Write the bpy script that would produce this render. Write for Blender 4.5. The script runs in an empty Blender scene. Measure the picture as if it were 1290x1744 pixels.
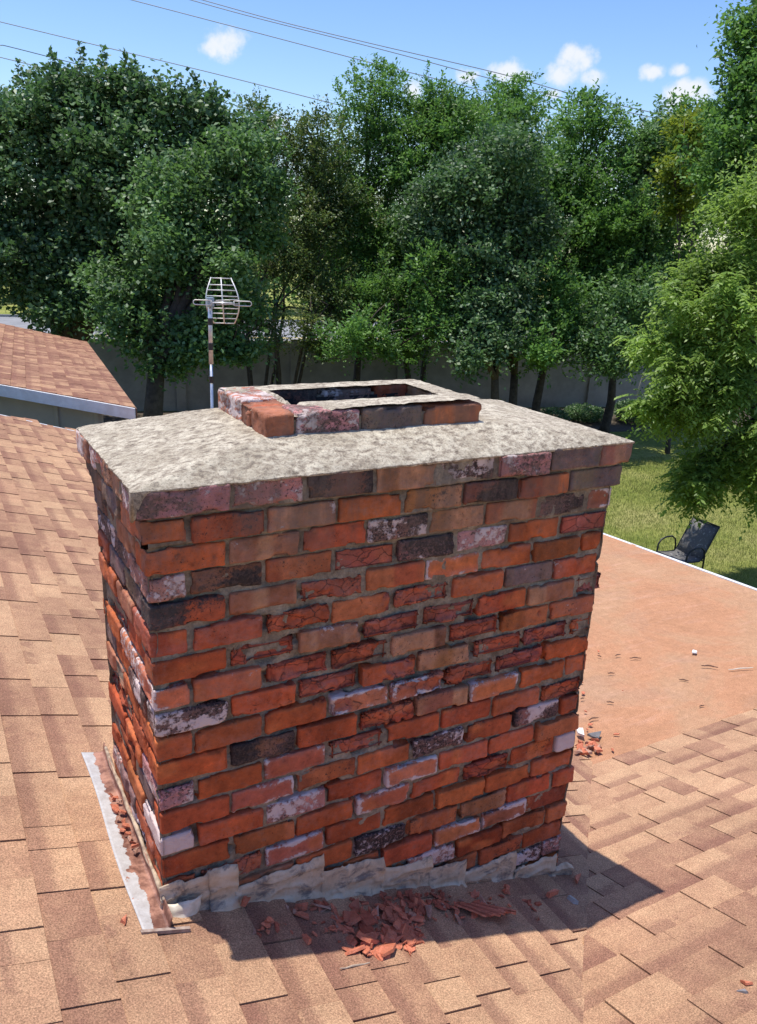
import bpy, math, random
import numpy as np
from mathutils import Matrix, Vector
R = math.radians
scene = bpy.context.scene
COL = scene.collection

# ------------------------------------------------------------------ camera
cam_data = bpy.data.cameras.new('camera')
cam = bpy.data.objects.new('camera', cam_data)
COL.objects.link(cam)
CX = np.array([0.87570568, -0.48090189, 0.04327735])
CD = np.array([-0.11490148, -0.29460581, -0.94868597])
CF = np.array([0.46897464, 0.82579706, -0.31324432])
CP = np.array([-0.37397, -1.63379, 0.49894])
cam.matrix_world = Matrix(((CX[0], -CD[0], -CF[0], CP[0]), (CX[1], -CD[1], -CF[1], CP[1]), (CX[2], -CD[2], -CF[2], CP[2]), (0, 0, 0, 1)))
cam_data.sensor_fit = 'VERTICAL'
cam_data.sensor_height = 24
cam_data.lens = 24 * 1400 / 1744
cam_data.clip_start = 0.05
cam_data.clip_end = 2000
scene.camera = cam

# ------------------------------------------------------------------ light
TO_SUN = Vector((-0.135, 0.150, 1.0)).normalized()
sun_data = bpy.data.lights.new('sun', 'SUN')
sun_data.energy = 3.9
sun_data.angle = R(0.5)
sun_data.color = (1.0, 0.955, 0.89)
sun = bpy.data.objects.new('sun', sun_data)
sun.rotation_euler = (-TO_SUN).to_track_quat('-Z', 'Y').to_euler()
sun.location = (0, 0, 20)
COL.objects.link(sun)
scene.view_settings.view_transform = 'Standard'
scene.view_settings.look = 'None'
scene.view_settings.exposure = 0.48
scene.view_settings.gamma = 1
SKY_STRENGTH = 0.15


# ------------------------------------------------------------------ node helper
class NT:
    def __init__(s, tree):
        s.t = tree; s.n = tree.nodes; s.l = tree.links
    def new(s, typ, **kw):
        n = s.n.new(typ)
        for k, v in kw.items(): setattr(n, k, v)
        return n
    def put(s, sock, v):
        if v is None: return
        if isinstance(v, bpy.types.NodeSocket): s.l.new(v, sock)
        else:
            if isinstance(v, (tuple, list)) and len(v) == 3 and sock.type == 'RGBA': v = (*v, 1)
            sock.default_value = v
    def math(s, op, a, b=None, c=None, clamp=False):
        n = s.new('ShaderNodeMath', operation=op, use_clamp=clamp)
        s.put(n.inputs[0], a); s.put(n.inputs[1], b)
        if c is not None: s.put(n.inputs[2], c)
        return n.outputs[0]
    def vec(s, op, a, b=None):
        n = s.new('ShaderNodeVectorMath', operation=op)
        s.put(n.inputs[0], a); s.put(n.inputs[1], b)
        return n.outputs['Value'] if op in ('LENGTH', 'DOT_PRODUCT', 'DISTANCE') else n.outputs[0]
    def mix(s, f, a, b, blend='MIX'):
        n = s.new('ShaderNodeMix', data_type='RGBA', blend_type=blend)
        s.put(n.inputs['Factor'], f); s.put(n.inputs[6], a); s.put(n.inputs[7], b)
        return n.outputs[2]
    def noise(s, vec, scale, detail=4, rough=.55, dist=0):
        n = s.new('ShaderNodeTexNoise')
        if vec is not None: s.l.new(vec, n.inputs['Vector'])
        n.inputs['Scale'].default_value = scale; n.inputs['Detail'].default_value = detail
        n.inputs['Roughness'].default_value = rough; n.inputs['Distortion'].default_value = dist
        return n.outputs[0]
    def voro(s, vec, scale, feature='F1', out='Distance', rand=1):
        n = s.new('ShaderNodeTexVoronoi', feature=feature)
        if vec is not None: s.l.new(vec, n.inputs['Vector'])
        n.inputs['Scale'].default_value = scale; n.inputs['Randomness'].default_value = rand
        return n.outputs[out]
    def ramp(s, f, stops, interp='LINEAR'):
        n = s.new('ShaderNodeValToRGB')
        n.color_ramp.interpolation = interp
        e = n.color_ramp.elements
        while len(e) < len(stops): e.new(0.5)
        for el, (p, c) in zip(e, stops):
            el.position = p
            el.color = (c, c, c, 1) if isinstance(c, (int, float)) else (*c, 1)
        s.put(n.inputs[0], f)
        return n.outputs[0]
    def step(s, v, a, b):
        n = s.new('ShaderNodeMapRange', interpolation_type='SMOOTHSTEP')
        s.put(n.inputs[0], v); n.inputs[1].default_value = a; n.inputs[2].default_value = b
        return n.outputs[0]
    def attr(s, name, out='Color'):
        return s.new('ShaderNodeAttribute', attribute_name=name).outputs[out]
    def obj(s):
        return s.new('ShaderNodeTexCoord').outputs['Object']
    def map(s, vec, scale=(1, 1, 1), loc=(0, 0, 0), rot=(0, 0, 0)):
        n = s.new('ShaderNodeMapping')
        s.l.new(vec, n.inputs[0]); n.inputs['Scale'].default_value = scale
        n.inputs['Location'].default_value = loc; n.inputs['Rotation'].default_value = rot
        return n.outputs[0]
    def bump(s, h, strength=.5, dist=.01, normal=None):
        n = s.new('ShaderNodeBump')
        n.inputs['Strength'].default_value = strength; n.inputs['Distance'].default_value = dist
        s.put(n.inputs['Height'], h)
        if normal is not None: s.l.new(normal, n.inputs['Normal'])
        return n.outputs[0]


def material(name):
    m = bpy.data.materials.new(name); m.use_nodes = True
    nt = NT(m.node_tree)
    p = nt.n['Principled BSDF']
    return m, nt, p


def simple(name, col, rough=.7, metal=0, noise=None, nscale=20, bump=0, bscale=60, spec=.5):
    m, t, p = material(name)
    o = t.obj()
    if noise:
        f = t.noise(o, nscale, 5, .6)
        c = t.mix(t.step(f, .3, .7), col, noise)
    else: c = col
    t.put(p.inputs['Base Color'], c)
    p.inputs['Roughness'].default_value = rough; p.inputs['Metallic'].default_value = metal
    p.inputs['Specular IOR Level'].default_value = spec
    if bump: t.put(p.inputs['Normal'], t.bump(t.noise(o, bscale, 5, .6), bump, .004))
    return m


# ------------------------------------------------------------------ world: clear sky with a few small clouds
w = bpy.data.worlds.new('World'); scene.world = w; w.use_nodes = True
t = NT(w.node_tree); t.n.clear()
sky = t.new('ShaderNodeTexSky', sky_type='NISHITA')
sky.sun_disc = False
sky.sun_elevation = math.asin(TO_SUN.z)
sky.sun_rotation = math.atan2(TO_SUN.x, TO_SUN.y)
sky.air_density = 1.0; sky.dust_density = 0.6; sky.ozone_density = 2.0
hsv = t.new('ShaderNodeHueSaturation'); hsv.inputs['Saturation'].default_value = 1.24; hsv.inputs['Hue'].default_value = 0.511; hsv.inputs['Value'].default_value = .95
t.l.new(sky.outputs[0], hsv.inputs['Color'])
bg = t.new('ShaderNodeBackground'); bg.inputs[1].default_value = SKY_STRENGTH
t.l.new(hsv.outputs[0], bg.inputs[0])
CLOUDS = [(0.3178,0.9294,0.1876,0.0257,0.0171),(0.3049,0.9347,0.1829,0.0143,0.0100),(0.5486,0.8184,0.1708,0.0143,0.0086),(0.5849,0.7918,0.1762,0.0243,0.0129),(0.5987,0.7820,0.1733,0.0129,0.0086),(0.6387,0.7466,0.1861,0.0257,0.0171),(0.6299,0.7572,0.1727,0.0214,0.0157),(0.6528,0.7375,0.1729,0.0186,0.0114),(0.6330,0.7501,0.1914,0.0157,0.0129),(0.5025,0.8500,0.1580,0.0114,0.0157),(0.6965,0.6958,0.1755,0.0143,0.0093),(0.7129,0.6785,0.1774,0.0114,0.0071),(0.7233,0.6715,0.1610,0.0214,0.0129),(0.7162,0.6807,0.1542,0.0171,0.0143),(0.3687,0.9219,0.1194,0.0157,0.0100),(0.6237,0.7659,0.1562,0.0143,0.0071),(0.7337,0.6618,0.1540,0.0129,0.0100),(0.7055,0.6973,0.1269,0.0143,0.0057),(0.6735,0.7345,0.0831,0.0429,0.0143)]
gen = t.new('ShaderNodeTexCoord').outputs['Generated']
wob = t.new('ShaderNodeTexNoise'); wob.inputs['Scale'].default_value = 42; wob.inputs['Detail'].default_value = 6; wob.inputs['Roughness'].default_value = .6
t.l.new(gen, wob.inputs['Vector'])
acc = None
for (x, y, z, rx, ry) in CLOUDS:
    v = t.vec('SUBTRACT', gen, (x, y, z))
    v = t.vec('MULTIPLY', v, (1 / rx, 1 / rx, 1 / ry))
    b = t.math('SUBTRACT', 1.35, t.vec('LENGTH', v), clamp=True)
    acc = b if acc is None else t.math('MAXIMUM', acc, b)
dens = t.math('ADD', acc, t.math('MULTIPLY', t.math('SUBTRACT', wob.outputs[0], .5), 2.2))
mask = t.math('MULTIPLY', t.step(dens, .25, 1.15), t.step(acc, .0, .35))
cb = t.new('ShaderNodeBackground'); cb.inputs[0].default_value = (0.92, 0.95, 1.0, 1); cb.inputs[1].default_value = 0.72
ms = t.new('ShaderNodeMixShader'); t.l.new(t.math('MULTIPLY', mask, .92), ms.inputs[0])
t.l.new(bg.outputs[0], ms.inputs[1]); t.l.new(cb.outputs[0], ms.inputs[2])
wo = t.new('ShaderNodeOutputWorld'); t.l.new(ms.outputs[0], wo.inputs[0])


# ------------------------------------------------------------------ numpy noise
def _h(ix, iy, iz, seed):
    n = (ix.astype(np.int64) * 374761393 + iy.astype(np.int64) * 668265263 + iz.astype(np.int64) * 2147483647 + seed * 144665) & 0xffffffff
    n = ((n ^ (n >> 13)) * 1274126177) & 0xffffffff
    n = ((n ^ (n >> 15)) * 2246822519) & 0xffffffff
    return ((n ^ (n >> 16)) & 0xffffff) / float(0xffffff)


def vn(p, scale, seed=0):
    p = np.asarray(p, float) * scale
    i = np.floor(p).astype(np.int64); f = p - i; f = f * f * (3 - 2 * f)
    r = 0
    for dx in (0, 1):
        for dy in (0, 1):
            for dz in (0, 1):
                wgt = (f[:, 0] if dx else 1 - f[:, 0]) * (f[:, 1] if dy else 1 - f[:, 1]) * (f[:, 2] if dz else 1 - f[:, 2])
                r = r + wgt * _h(i[:, 0] + dx, i[:, 1] + dy, i[:, 2] + dz, seed)
    return r


def fbm(p, scale, seed=0, oct=3):
    a, s, r = 1., 0., 0.
    for k in range(oct):
        r = r + a * vn(p, scale * 2 ** k, seed + k * 17); s += a; a *= .5
    return r / s


def sstep(x, a, b):
    t_ = np.clip((x - a) / (b - a), 0, 1); return t_ * t_ * (3 - 2 * t_)


# ------------------------------------------------------------------ object helpers
def mesh_obj(name, verts, faces, mat, parent=None, smooth=False, attrs=None, loc=None):
    me = bpy.data.meshes.new(name)
    verts = np.asarray(verts, np.float32)
    if loc is not None: verts = verts - np.asarray(loc, np.float32)
    if isinstance(faces, np.ndarray):
        n, k = faces.shape
        me.vertices.add(len(verts)); me.vertices.foreach_set('co', verts.ravel())
        me.loops.add(n * k); me.loops.foreach_set('vertex_index', faces.astype(np.int32).ravel())
        me.polygons.add(n); me.polygons.foreach_set('loop_start', np.arange(0, n * k, k, dtype=np.int32))
        me.update(calc_edges=True)
        me.validate()
    else:
        me.from_pydata([tuple(map(float, v)) for v in verts], [], [tuple(f) for f in faces])
    for an, data in (attrs or {}).items():
        a = me.color_attributes.new(an, 'FLOAT_COLOR', 'POINT')
        d = np.ones((len(verts), 4), np.float32); d[:, :data.shape[1]] = data
        a.data.foreach_set('color', d.ravel())
    if smooth: me.polygons.foreach_set('use_smooth', np.ones(len(me.polygons), bool))
    me.materials.append(mat)
    o = bpy.data.objects.new(name, me)
    COL.objects.link(o)
    if loc is not None: o.location = loc
    if parent is not None:
        o.parent = parent
        if loc is None: o.location = -Vector(parent_world(parent))
        else: o.location = Vector(loc) - Vector(parent_world(parent))
    return o


def parent_world(o):
    v = Vector((0, 0, 0))
    while o is not None: v = v + o.location; o = o.parent
    return v


def thing(name, label, cat, loc, group=None):
    o = bpy.data.objects.new(name, None); COL.objects.link(o); o.location = loc
    o.empty_display_size = .2
    return tag(o, label, cat, group)


def tag(o, label=None, cat=None, group=None, kind=None):
    if label: o['label'] = label
    if cat: o['category'] = cat
    if group: o['group'] = group
    if kind: o['kind'] = kind
    return o


class MB:
    """collects pieces into one mesh"""
    def __init__(s): s.v = []; s.f = []; s.a = []; s.n = 0
    def add(s, v, f, a=None):
        v = np.asarray(v, float)
        s.f += [tuple(i + s.n for i in q) for q in f]
        s.v.append(v); s.n += len(v)
        if a is not None: s.a.append(np.broadcast_to(np.asarray(a, float), (len(v), len(np.atleast_1d(a)) if np.ndim(a) == 1 else np.shape(a)[1])))
    def box(s, a, b, col=None):
        x0, y0, z0 = a; x1, y1, z1 = b
        s.add([(x0, y0, z0), (x1, y0, z0), (x1, y1, z0), (x0, y1, z0), (x0, y0, z1), (x1, y0, z1), (x1, y1, z1), (x0, y1, z1)],
              [(0, 3, 2, 1), (4, 5, 6, 7), (0, 1, 5, 4), (1, 2, 6, 5), (2, 3, 7, 6), (3, 0, 4, 7)], col)
    def prism(s, poly, z0f, z1f, col=None):
        n = len(poly)
        v = [(x, y, z0f(x, y)) for x, y in poly] + [(x, y, z1f(x, y)) for x, y in poly]
        f = [tuple(range(n - 1, -1, -1)), tuple(range(n, 2 * n))] + [(i, (i + 1) % n, n + (i + 1) % n, n + i) for i in range(n)]
        s.add(v, f, col)
    def tube(s, pts, rad, seg=6, cap=True, col=None):
        pts = [Vector(p) for p in pts]
        n = len(pts)
        if np.ndim(rad) == 0: rad = [rad] * n
        v = []; f = []
        up = None
        for i, p in enumerate(pts):
            d = (pts[min(i + 1, n - 1)] - pts[max(i - 1, 0)])
            if d.length < 1e-9: d = Vector((0, 0, 1))
            d.normalize()
            if up is None:
                up = Vector((0, 0, 1)) if abs(d.z) < .9 else Vector((1, 0, 0))
            a = d.cross(up).normalized(); b = a.cross(d).normalized(); up = b
            for k in range(seg):
                an = 2 * math.pi * k / seg
                v.append(p + (a * math.cos(an) + b * math.sin(an)) * rad[i])
        for i in range(n - 1):
            for k in range(seg):
                f.append((i * seg + k, i * seg + (k + 1) % seg, (i + 1) * seg + (k + 1) % seg, (i + 1) * seg + k))
        if cap: f.append(tuple(range(seg - 1, -1, -1))); f.append(tuple((n - 1) * seg + k for k in range(seg)))
        s.add([tuple(q) for q in v], f, col)
    def build(s, name, mat, parent=None, smooth=False, loc=None, aname='Col'):
        v = np.concatenate(s.v)
        at = {aname: np.concatenate(s.a)} if s.a else None
        return mesh_obj(name, v, s.f, mat, parent, smooth, at, loc)


# ================================================================== MATERIALS
def mat_brick():
    m, t, p = material('brick')
    o = t.obj(); col = t.attr('Col'); msk = t.new('ShaderNodeAttribute', attribute_name='Msk')
    sep = t.new('ShaderNodeSeparateColor'); t.l.new(msk.outputs['Color'], sep.inputs[0])
    W, K, S = sep.outputs[0], sep.outputs[1], sep.outputs[2]
    n1 = t.noise(o, 38, 6, .65); n2 = t.noise(o, 170, 5, .7); n3 = t.noise(t.map(o, (1, 1, 1), (3, 7, 1)), 420, 3, .6)
    c = t.mix(1, col, t.ramp(n1, [(.25, .45), (.42, .92), (.6, 1.15), (.75, 1.55)]), 'MULTIPLY')
    c = t.mix(t.math('MULTIPLY', t.step(n2, .5, .75), .45), c, (0.42, 0.13, 0.06))
    c = t.mix(t.math('MULTIPLY', t.step(n3, .62, .72), .55), c, (0.06, 0.04, 0.035))
    c = t.mix(t.math('MULTIPLY', t.step(n3, .33, .27), .5), c, (0.5, 0.36, 0.28))
    wv_ = t.noise(o, 40, 3, .6)
    dv = t.new('ShaderNodeVectorMath', operation='ADD'); t.l.new(o, dv.inputs[0]); t.l.new(t.math('MULTIPLY', wv_, .022), dv.inputs[1])
    ck = t.voro(t.map(dv.outputs[0], (1, 1, 1.7)), 17, 'DISTANCE_TO_EDGE')
    crk = t.math('MULTIPLY', t.step(ck, .030, .008), t.step(t.math('ADD', S, t.math('MULTIPLY', t.math('SUBTRACT', wv_, .5), 2.6)), .55, .8))
    c = t.mix(t.math('MULTIPLY', crk, .6), c, (0.06, 0.028, 0.02))
    # thin mortar film and grime
    g = t.noise(t.map(o, (1, 1, 1), (9, 2, 5)), 22, 6, .7)
    c = t.mix(t.math('MULTIPLY', t.step(g, .56, .72), .4), c, (0.22, 0.17, 0.13))
    nb = t.noise(t.map(o, (1, 1, 1.3), (5, 1, 9)), 48, 7, .68)
    fb = t.math('MULTIPLY', t.step(t.math('ADD', nb, K), .90, 1.04), .9)
    c = t.mix(fb, c, t.mix(n2, (0.018, 0.016, 0.016), (0.085, 0.065, 0.058)))
    nw = t.noise(t.map(o, (1, 1, 1.2), (1, 8, 2)), 46, 8, .72)
    fw = t.step(t.math('ADD', nw, W), .98, 1.08)
    c = t.mix(t.math('MULTIPLY', t.step(t.math('ADD', nw, W), .60, .98), .26), c, (0.50, 0.27, 0.22))
    sp = t.noise(t.map(o, (1, 1, 1), (7, 7, 7)), 150, 4, .7)
    c = t.mix(t.math('MULTIPLY', t.step(t.math('ADD', sp, t.math('MULTIPLY', K, .35)), .70, .76), .9), c, (0.03, 0.022, 0.02))   # dusty salt film
    c = t.mix(fw, c, t.mix(n1, (0.60, 0.43, 0.40), (0.72, 0.63, 0.58)))
    pit = t.voro(o, 210); pits = t.step(t.math('ADD', pit, t.math('MULTIPLY', n1, .35)), .30, .22)
    c = t.mix(t.math('MULTIPLY', pits, .55), c, (0.05, 0.028, 0.022))
    zz = t.new('ShaderNodeSeparateXYZ'); t.l.new(o, zz.inputs[0])
    stk = t.noise(t.map(o, (15, 15, 3)), 1, 6, .65)
    c = t.mix(t.math('MULTIPLY', t.math('MULTIPLY', t.step(stk, .42, .62), t.step(zz.outputs[2], -.36, -.06)), .55), c, (0.15, 0.115, 0.09))
    t.put(p.inputs['Base Color'], c)
    p.inputs['Roughness'].default_value = .88; p.inputs['Specular IOR Level'].default_value = .3
    h = t.math('ADD', t.math('MULTIPLY', n1, .5), t.math('ADD', t.math('MULTIPLY', n2, .5), t.math('MULTIPLY', n3, .2)))
    h = t.math('ADD', h, t.math('MULTIPLY', fw, .25))
    h = t.math('SUBTRACT', h, t.math('ADD', t.math('MULTIPLY', pits, .4), t.math('MULTIPLY', crk, .8)))
    t.put(p.inputs['Normal'], t.bump(h, .8, .008))
    return m


def mat_mortar():
    m, t, p = material('mortar')
    o = t.obj()
    n1 = t.noise(o, 14, 6, .65); n2 = t.noise(o, 120, 5, .7)
    c = t.ramp(n1, [(.25, (0.11, 0.085, 0.058)), (.42, (0.25, 0.20, 0.14)), (.58, (0.37, 0.305, 0.22)), (.8, (0.50, 0.43, 0.33))])
    c = t.mix(1, c, t.ramp(n2, [(.25, .55), (.6, 1.15)]), 'MULTIPLY')
    g = t.noise(t.map(o, (1, 1, 2), (4, 4, 4)), 9, 5, .6)
    c = t.mix(t.math('MULTIPLY', t.step(g, .55, .7), .5), c, (0.05, 0.042, 0.036))
    zz = t.new('ShaderNodeSeparateXYZ'); t.l.new(o, zz.inputs[0])
    stk = t.noise(t.map(o, (15, 15, 3)), 1, 6, .65)
    c = t.mix(t.math('MULTIPLY', t.math('MULTIPLY', t.step(stk, .42, .62), t.step(zz.outputs[2], -.36, -.06)), .55), c, (0.15, 0.115, 0.09))
    t.put(p.inputs['Base Color'], c)
    p.inputs['Roughness'].default_value = .95; p.inputs['Specular IOR Level'].default_value = .15
    t.put(p.inputs['Normal'], t.bump(t.noise(o, 220, 6, .75), .9, .006))
    return m


def mat_crown():
    m, t, p = material('mortar_crown')
    o = t.obj()
    st = t.map(o, (38, 58, 40), (0, 0, 0), (0, 0, R(18)))
    a = t.noise(st, 1.0, 8, .78, .25); b = t.noise(o, 7, 6, .7); c3 = t.noise(o, 190, 5, .8); d = t.noise(t.map(o, (48, 80, 40), (3, 3, 3), (0, 0, R(18))), 1, 7, .75, .2)
    c = t.ramp(a, [(.34, (0.13, 0.105, 0.08)), (.42, (0.27, 0.22, 0.165)), (.48, (0.44, 0.375, 0.285)), (.54, (0.58, 0.51, 0.39)), (.66, (0.71, 0.64, 0.49))])
    c = t.mix(t.math('MULTIPLY', t.step(b, .45, .60), .8), c, t.ramp(d, [(.38, (0.14, 0.11, 0.085)), (.48, (0.34, 0.28, 0.205)), (.58, (0.54, 0.47, 0.35))]))
    c = t.mix(t.math('MULTIPLY', t.step(c3, .53, .62), .7), c, (0.14, 0.115, 0.09))
    c = t.mix(t.math('MULTIPLY', t.step(d, .56, .66), .6), c, (0.11, 0.09, 0.075))
    t.put(p.inputs['Base Color'], c)
    p.inputs['Roughness'].default_value = .95; p.inputs['Specular IOR Level'].default_value = .15
    h = t.math('ADD', t.math('MULTIPLY', a, .5), t.math('MULTIPLY', c3, .5))
    t.put(p.inputs['Normal'], t.bump(h, .8, .008))
    return m


def mat_shingle():
    m, t, p = material('asphalt_shingle')
    o = t.obj(); at = t.new('ShaderNodeAttribute', attribute_name='Col')
    sep = t.new('ShaderNodeSeparateColor'); t.l.new(at.outputs['Color'], sep.inputs[0])
    tone, across, rnd = sep.outputs
    g1 = t.noise(o, 260, 3, .8); g2 = t.noise(t.map(o, (1, 1, 1), (2, 3, 4)), 120, 4, .7); g0 = t.noise(o, 2.2, 5, .6); gm = t.noise(o, 17, 4, .6)
    tn = t.math('ADD', tone, t.math('MULTIPLY', t.math('SUBTRACT', gm, .5), .8))
    c = t.ramp(tn, [(0.0, (0.21, 0.100, 0.065)), (.35, (0.30, 0.160, 0.100)), (.65, (0.395, 0.228, 0.134)), (1.0, (0.48, 0.296, 0.172))])
    # printed shadow band of dark granules at the head of each tab
    band = t.math('MULTIPLY', t.step(t.math('ADD', across, t.math('MULTIPLY', t.math('SUBTRACT', g2, .5), .5)), .52, .26), t.step(t.math('ADD', rnd, t.math('MULTIPLY', t.math('SUBTRACT', gm, .5), .8)), .3, .45))
    c = t.mix(t.math('MULTIPLY', band, .55), c, (0.19, 0.085, 0.062))
    c = t.mix(1, c, t.ramp(g1, [(.30, .42), (.5, 1.0), (.68, 1.7)]), 'MULTIPLY')
    c = t.mix(1, c, t.ramp(g0, [(.3, .84), (.7, 1.12)]), 'MULTIPLY')
    t.put(p.inputs['Base Color'], c)
    p.inputs['Roughness'].default_value = .93; p.inputs['Specular IOR Level'].default_value = .2
    t.put(p.inputs['Normal'], t.bump(g1, .6, .003))
    return m


def mat_rolled():
    m, t, p = material('rolled_roofing')
    o = t.obj()
    g1 = t.noise(o, 300, 3, .8); g2 = t.noise(o, 1.6, 6, .62, .6); g3 = t.noise(t.map(o, (1.2, 6, 1)), 3.0, 5, .6); g4 = t.noise(o, 26, 5, .7)
    c = t.ramp(g2, [(.3, (0.36, 0.185, 0.10)), (.45, (0.43, 0.218, 0.12)), (.56, (0.41, 0.232, 0.132)), (.68, (0.45, 0.26, 0.15))])
    c = t.mix(t.math('MULTIPLY', t.step(g3, .5, .8), .35), c, (0.58, 0.33, 0.23))
    st_ = t.noise(t.map(o, (1, 1.6, 1), (5, 2, 0)), .9, 7, .7, .8)
    c = t.mix(t.math('MULTIPLY', t.step(st_, .50, .62), .38), c, (0.36, 0.22, 0.145))
    ln_ = t.noise(t.map(o, (3, 30, 1), (1, 1, 1), (0, 0, R(-28))), 1, 5, .65)
    c = t.mix(t.math('MULTIPLY', t.step(ln_, .60, .68), .25), c, (0.30, 0.15, 0.09))
    c = t.mix(1, c, t.ramp(g1, [(.28, .42), (.5, 1.0), (.7, 1.5)]), 'MULTIPLY')
    c = t.mix(1, c, t.ramp(g4, [(.3, .86), (.7, 1.1)]), 'MULTIPLY')
    t.put(p.inputs['Base Color'], c)
    p.inputs['Roughness'].default_value = .95; p.inputs['Specular IOR Level'].default_value = .15
    h = t.math('ADD', t.math('MULTIPLY', g1, .3), t.math('MULTIPLY', g3, .5))
    t.put(p.inputs['Normal'], t.bump(h, .4, .006))
    return m


def mat_leaf(name, cols, rough=.42, trans=.28, spec=.5, tint=(0.25, 0.42, 0.05)):
    m, t, p = material(name)
    geo = t.new('ShaderNodeNewGeometry')
    r = geo.outputs['Random Per Island']
    n = len(cols)
    c = t.ramp(r, [(i / (n - 1), k) for i, k in enumerate(cols)])
    big = t.noise(t.obj(), .9, 3, .5)
    c = t.mix(1, c, t.ramp(big, [(.3, .68), (.7, 1.35)]), 'MULTIPLY')
    t.put(p.inputs['Base Color'], c)
    p.inputs['Roughness'].default_value = rough; p.inputs['Specular IOR Level'].default_value = spec
    tr = t.new('ShaderNodeBsdfTranslucent')
    t.put(tr.inputs[0], t.mix(.5, c, tint))
    ms = t.new('ShaderNodeMixShader'); ms.inputs[0].default_value = trans
    t.l.new(p.outputs[0], ms.inputs[1]); t.l.new(tr.outputs[0], ms.inputs[2])
    t.l.new(ms.outputs[0], t.n['Material Output'].inputs[0])
    return m


def mat_flash_paint():
    # metal flashing: rust brown paint with white primer showing where it has peeled
    m, t, p = material('peeling_flashing_paint')
    o = t.obj()
    n = t.noise(o, 24, 5, .62); n2 = t.noise(o, 90, 4, .6)
    sx = t.new('ShaderNodeSeparateXYZ'); t.l.new(o, sx.inputs[0])
    edge = t.step(sx.outputs[0], -.024, -.050)
    f = t.step(t.math('ADD', t.math('MULTIPLY', edge, .42), t.math('MULTIPLY', n, 1.25)), .84, .87)
    brown = t.mix(t.step(t.noise(o, 20, 5, .7), .35, .65), (0.13, 0.05, 0.032), (0.42, 0.21, 0.14))
    c = t.mix(f, brown, t.mix(t.noise(o, 40, 6, .75), (0.22, 0.17, 0.14), (0.66, 0.66, 0.64)))
    t.put(p.inputs['Base Color'], c)
    p.inputs['Roughness'].default_value = .55
    t.put(p.inputs['Normal'], t.bump(t.math('ADD', f, t.math('MULTIPLY', n2, .5)), .3, .002))
    return m


def mat_flash_cement():
    m, t, p = material('painted_flashing')
    o = t.obj()
    n = t.noise(o, 17, 6, .65, .5); n2 = t.noise(o, 60, 5, .7); n3 = t.noise(t.map(o, (1, 1, 1.6), (4, 1, 2)), 10, 6, .72, .4)
    c = t.ramp(n, [(.3, (0.40, 0.30, 0.20)), (.5, (0.60, 0.455, 0.30)), (.7, (0.66, 0.54, 0.39))])
    c = t.mix(t.math('MULTIPLY', t.step(n3, .50, .64), .8), c, t.mix(n2, (0.035, 0.035, 0.04), (0.16, 0.15, 0.15)))
    c = t.mix(t.math('MULTIPLY', t.step(n2, .64, .72), .4), c, (0.55, 0.52, 0.48))
    t.put(p.inputs['Base Color'], c)
    p.inputs['Roughness'].default_value = .75
    t.put(p.inputs['Normal'], t.bump(t.math('ADD', n2, n3), .5, .006))
    return m


M_BRICK = mat_brick(); M_MORTAR = mat_mortar(); M_CROWN = mat_crown(); M_SHINGLE = mat_shingle(); M_ROLL = mat_rolled()
M_FLASH = mat_flash_paint(); M_CEM = mat_flash_cement()
M_WHITE = simple('white_trim_paint', (0.74, 0.76, 0.78), .5, noise=(0.62, 0.62, 0.62), nscale=9)
M_SIDING = simple('beige_siding', (0.42, 0.37, 0.30), .8, noise=(0.35, 0.31, 0.25), nscale=3, bump=.2)
M_GALV = simple('galvanised_steel', (0.62, 0.65, 0.68), .42, .75, noise=(0.45, 0.47, 0.5), nscale=30)
M_ALU = simple('weathered_aluminium', (0.70, 0.70, 0.68), .5, .35, noise=(0.55, 0.53, 0.48), nscale=40)
M_BLACK = simple('black_plastic', (0.02, 0.02, 0.022), .5)
M_BARK = simple('dark_bark', (0.045, 0.035, 0.028), .95, noise=(0.09, 0.07, 0.055), nscale=12, bump=.8, bscale=30)
M_CONC = simple('fence_concrete', (0.33, 0.32, 0.295), .9, noise=(0.24, 0.235, 0.22), nscale=2.5, bump=.3)
M_SOOT = simple('soot', (0.012, 0.011, 0.011), .95, noise=(0.03, 0.026, 0.024), nscale=30, bump=.6)


# ================================================================== GROUND
GZ = -4.0
def mat_lawn():
    m, t, p = material('lawn_grass')
    o = t.obj()
    a = t.noise(o, .8, 6, .6); b = t.noise(o, 9, 6, .7); c_ = t.noise(t.map(o, (1, 3, 1)), 60, 4, .7)
    c = t.ramp(a, [(.3, (0.16, 0.20, 0.04)), (.5, (0.27, 0.29, 0.075)), (.7, (0.37, 0.35, 0.13))])
    c = t.mix(1, c, t.ramp(b, [(.3, .65), (.7, 1.3)]), 'MULTIPLY')
    c = t.mix(1, c, t.ramp(c_, [(.3, .6), (.7, 1.35)]), 'MULTIPLY')
    t.put(p.inputs['Base Color'], c); p.inputs['Roughness'].default_value = .95; p.inputs['Specular IOR Level'].default_value = .1
    t.put(p.inputs['Normal'], t.bump(c_, .8, .03))
    return m
M_LAWN = mat_lawn()
S_ = 900
g = mesh_obj('lawn', [(-S_, -S_, GZ), (S_, -S_, GZ), (S_, S_, GZ), (-S_, S_, GZ)], [(0, 1, 2, 3)], M_LAWN)
tag(g, 'mown back yard lawn of green and straw coloured grass', 'lawn', kind='structure')

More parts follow.
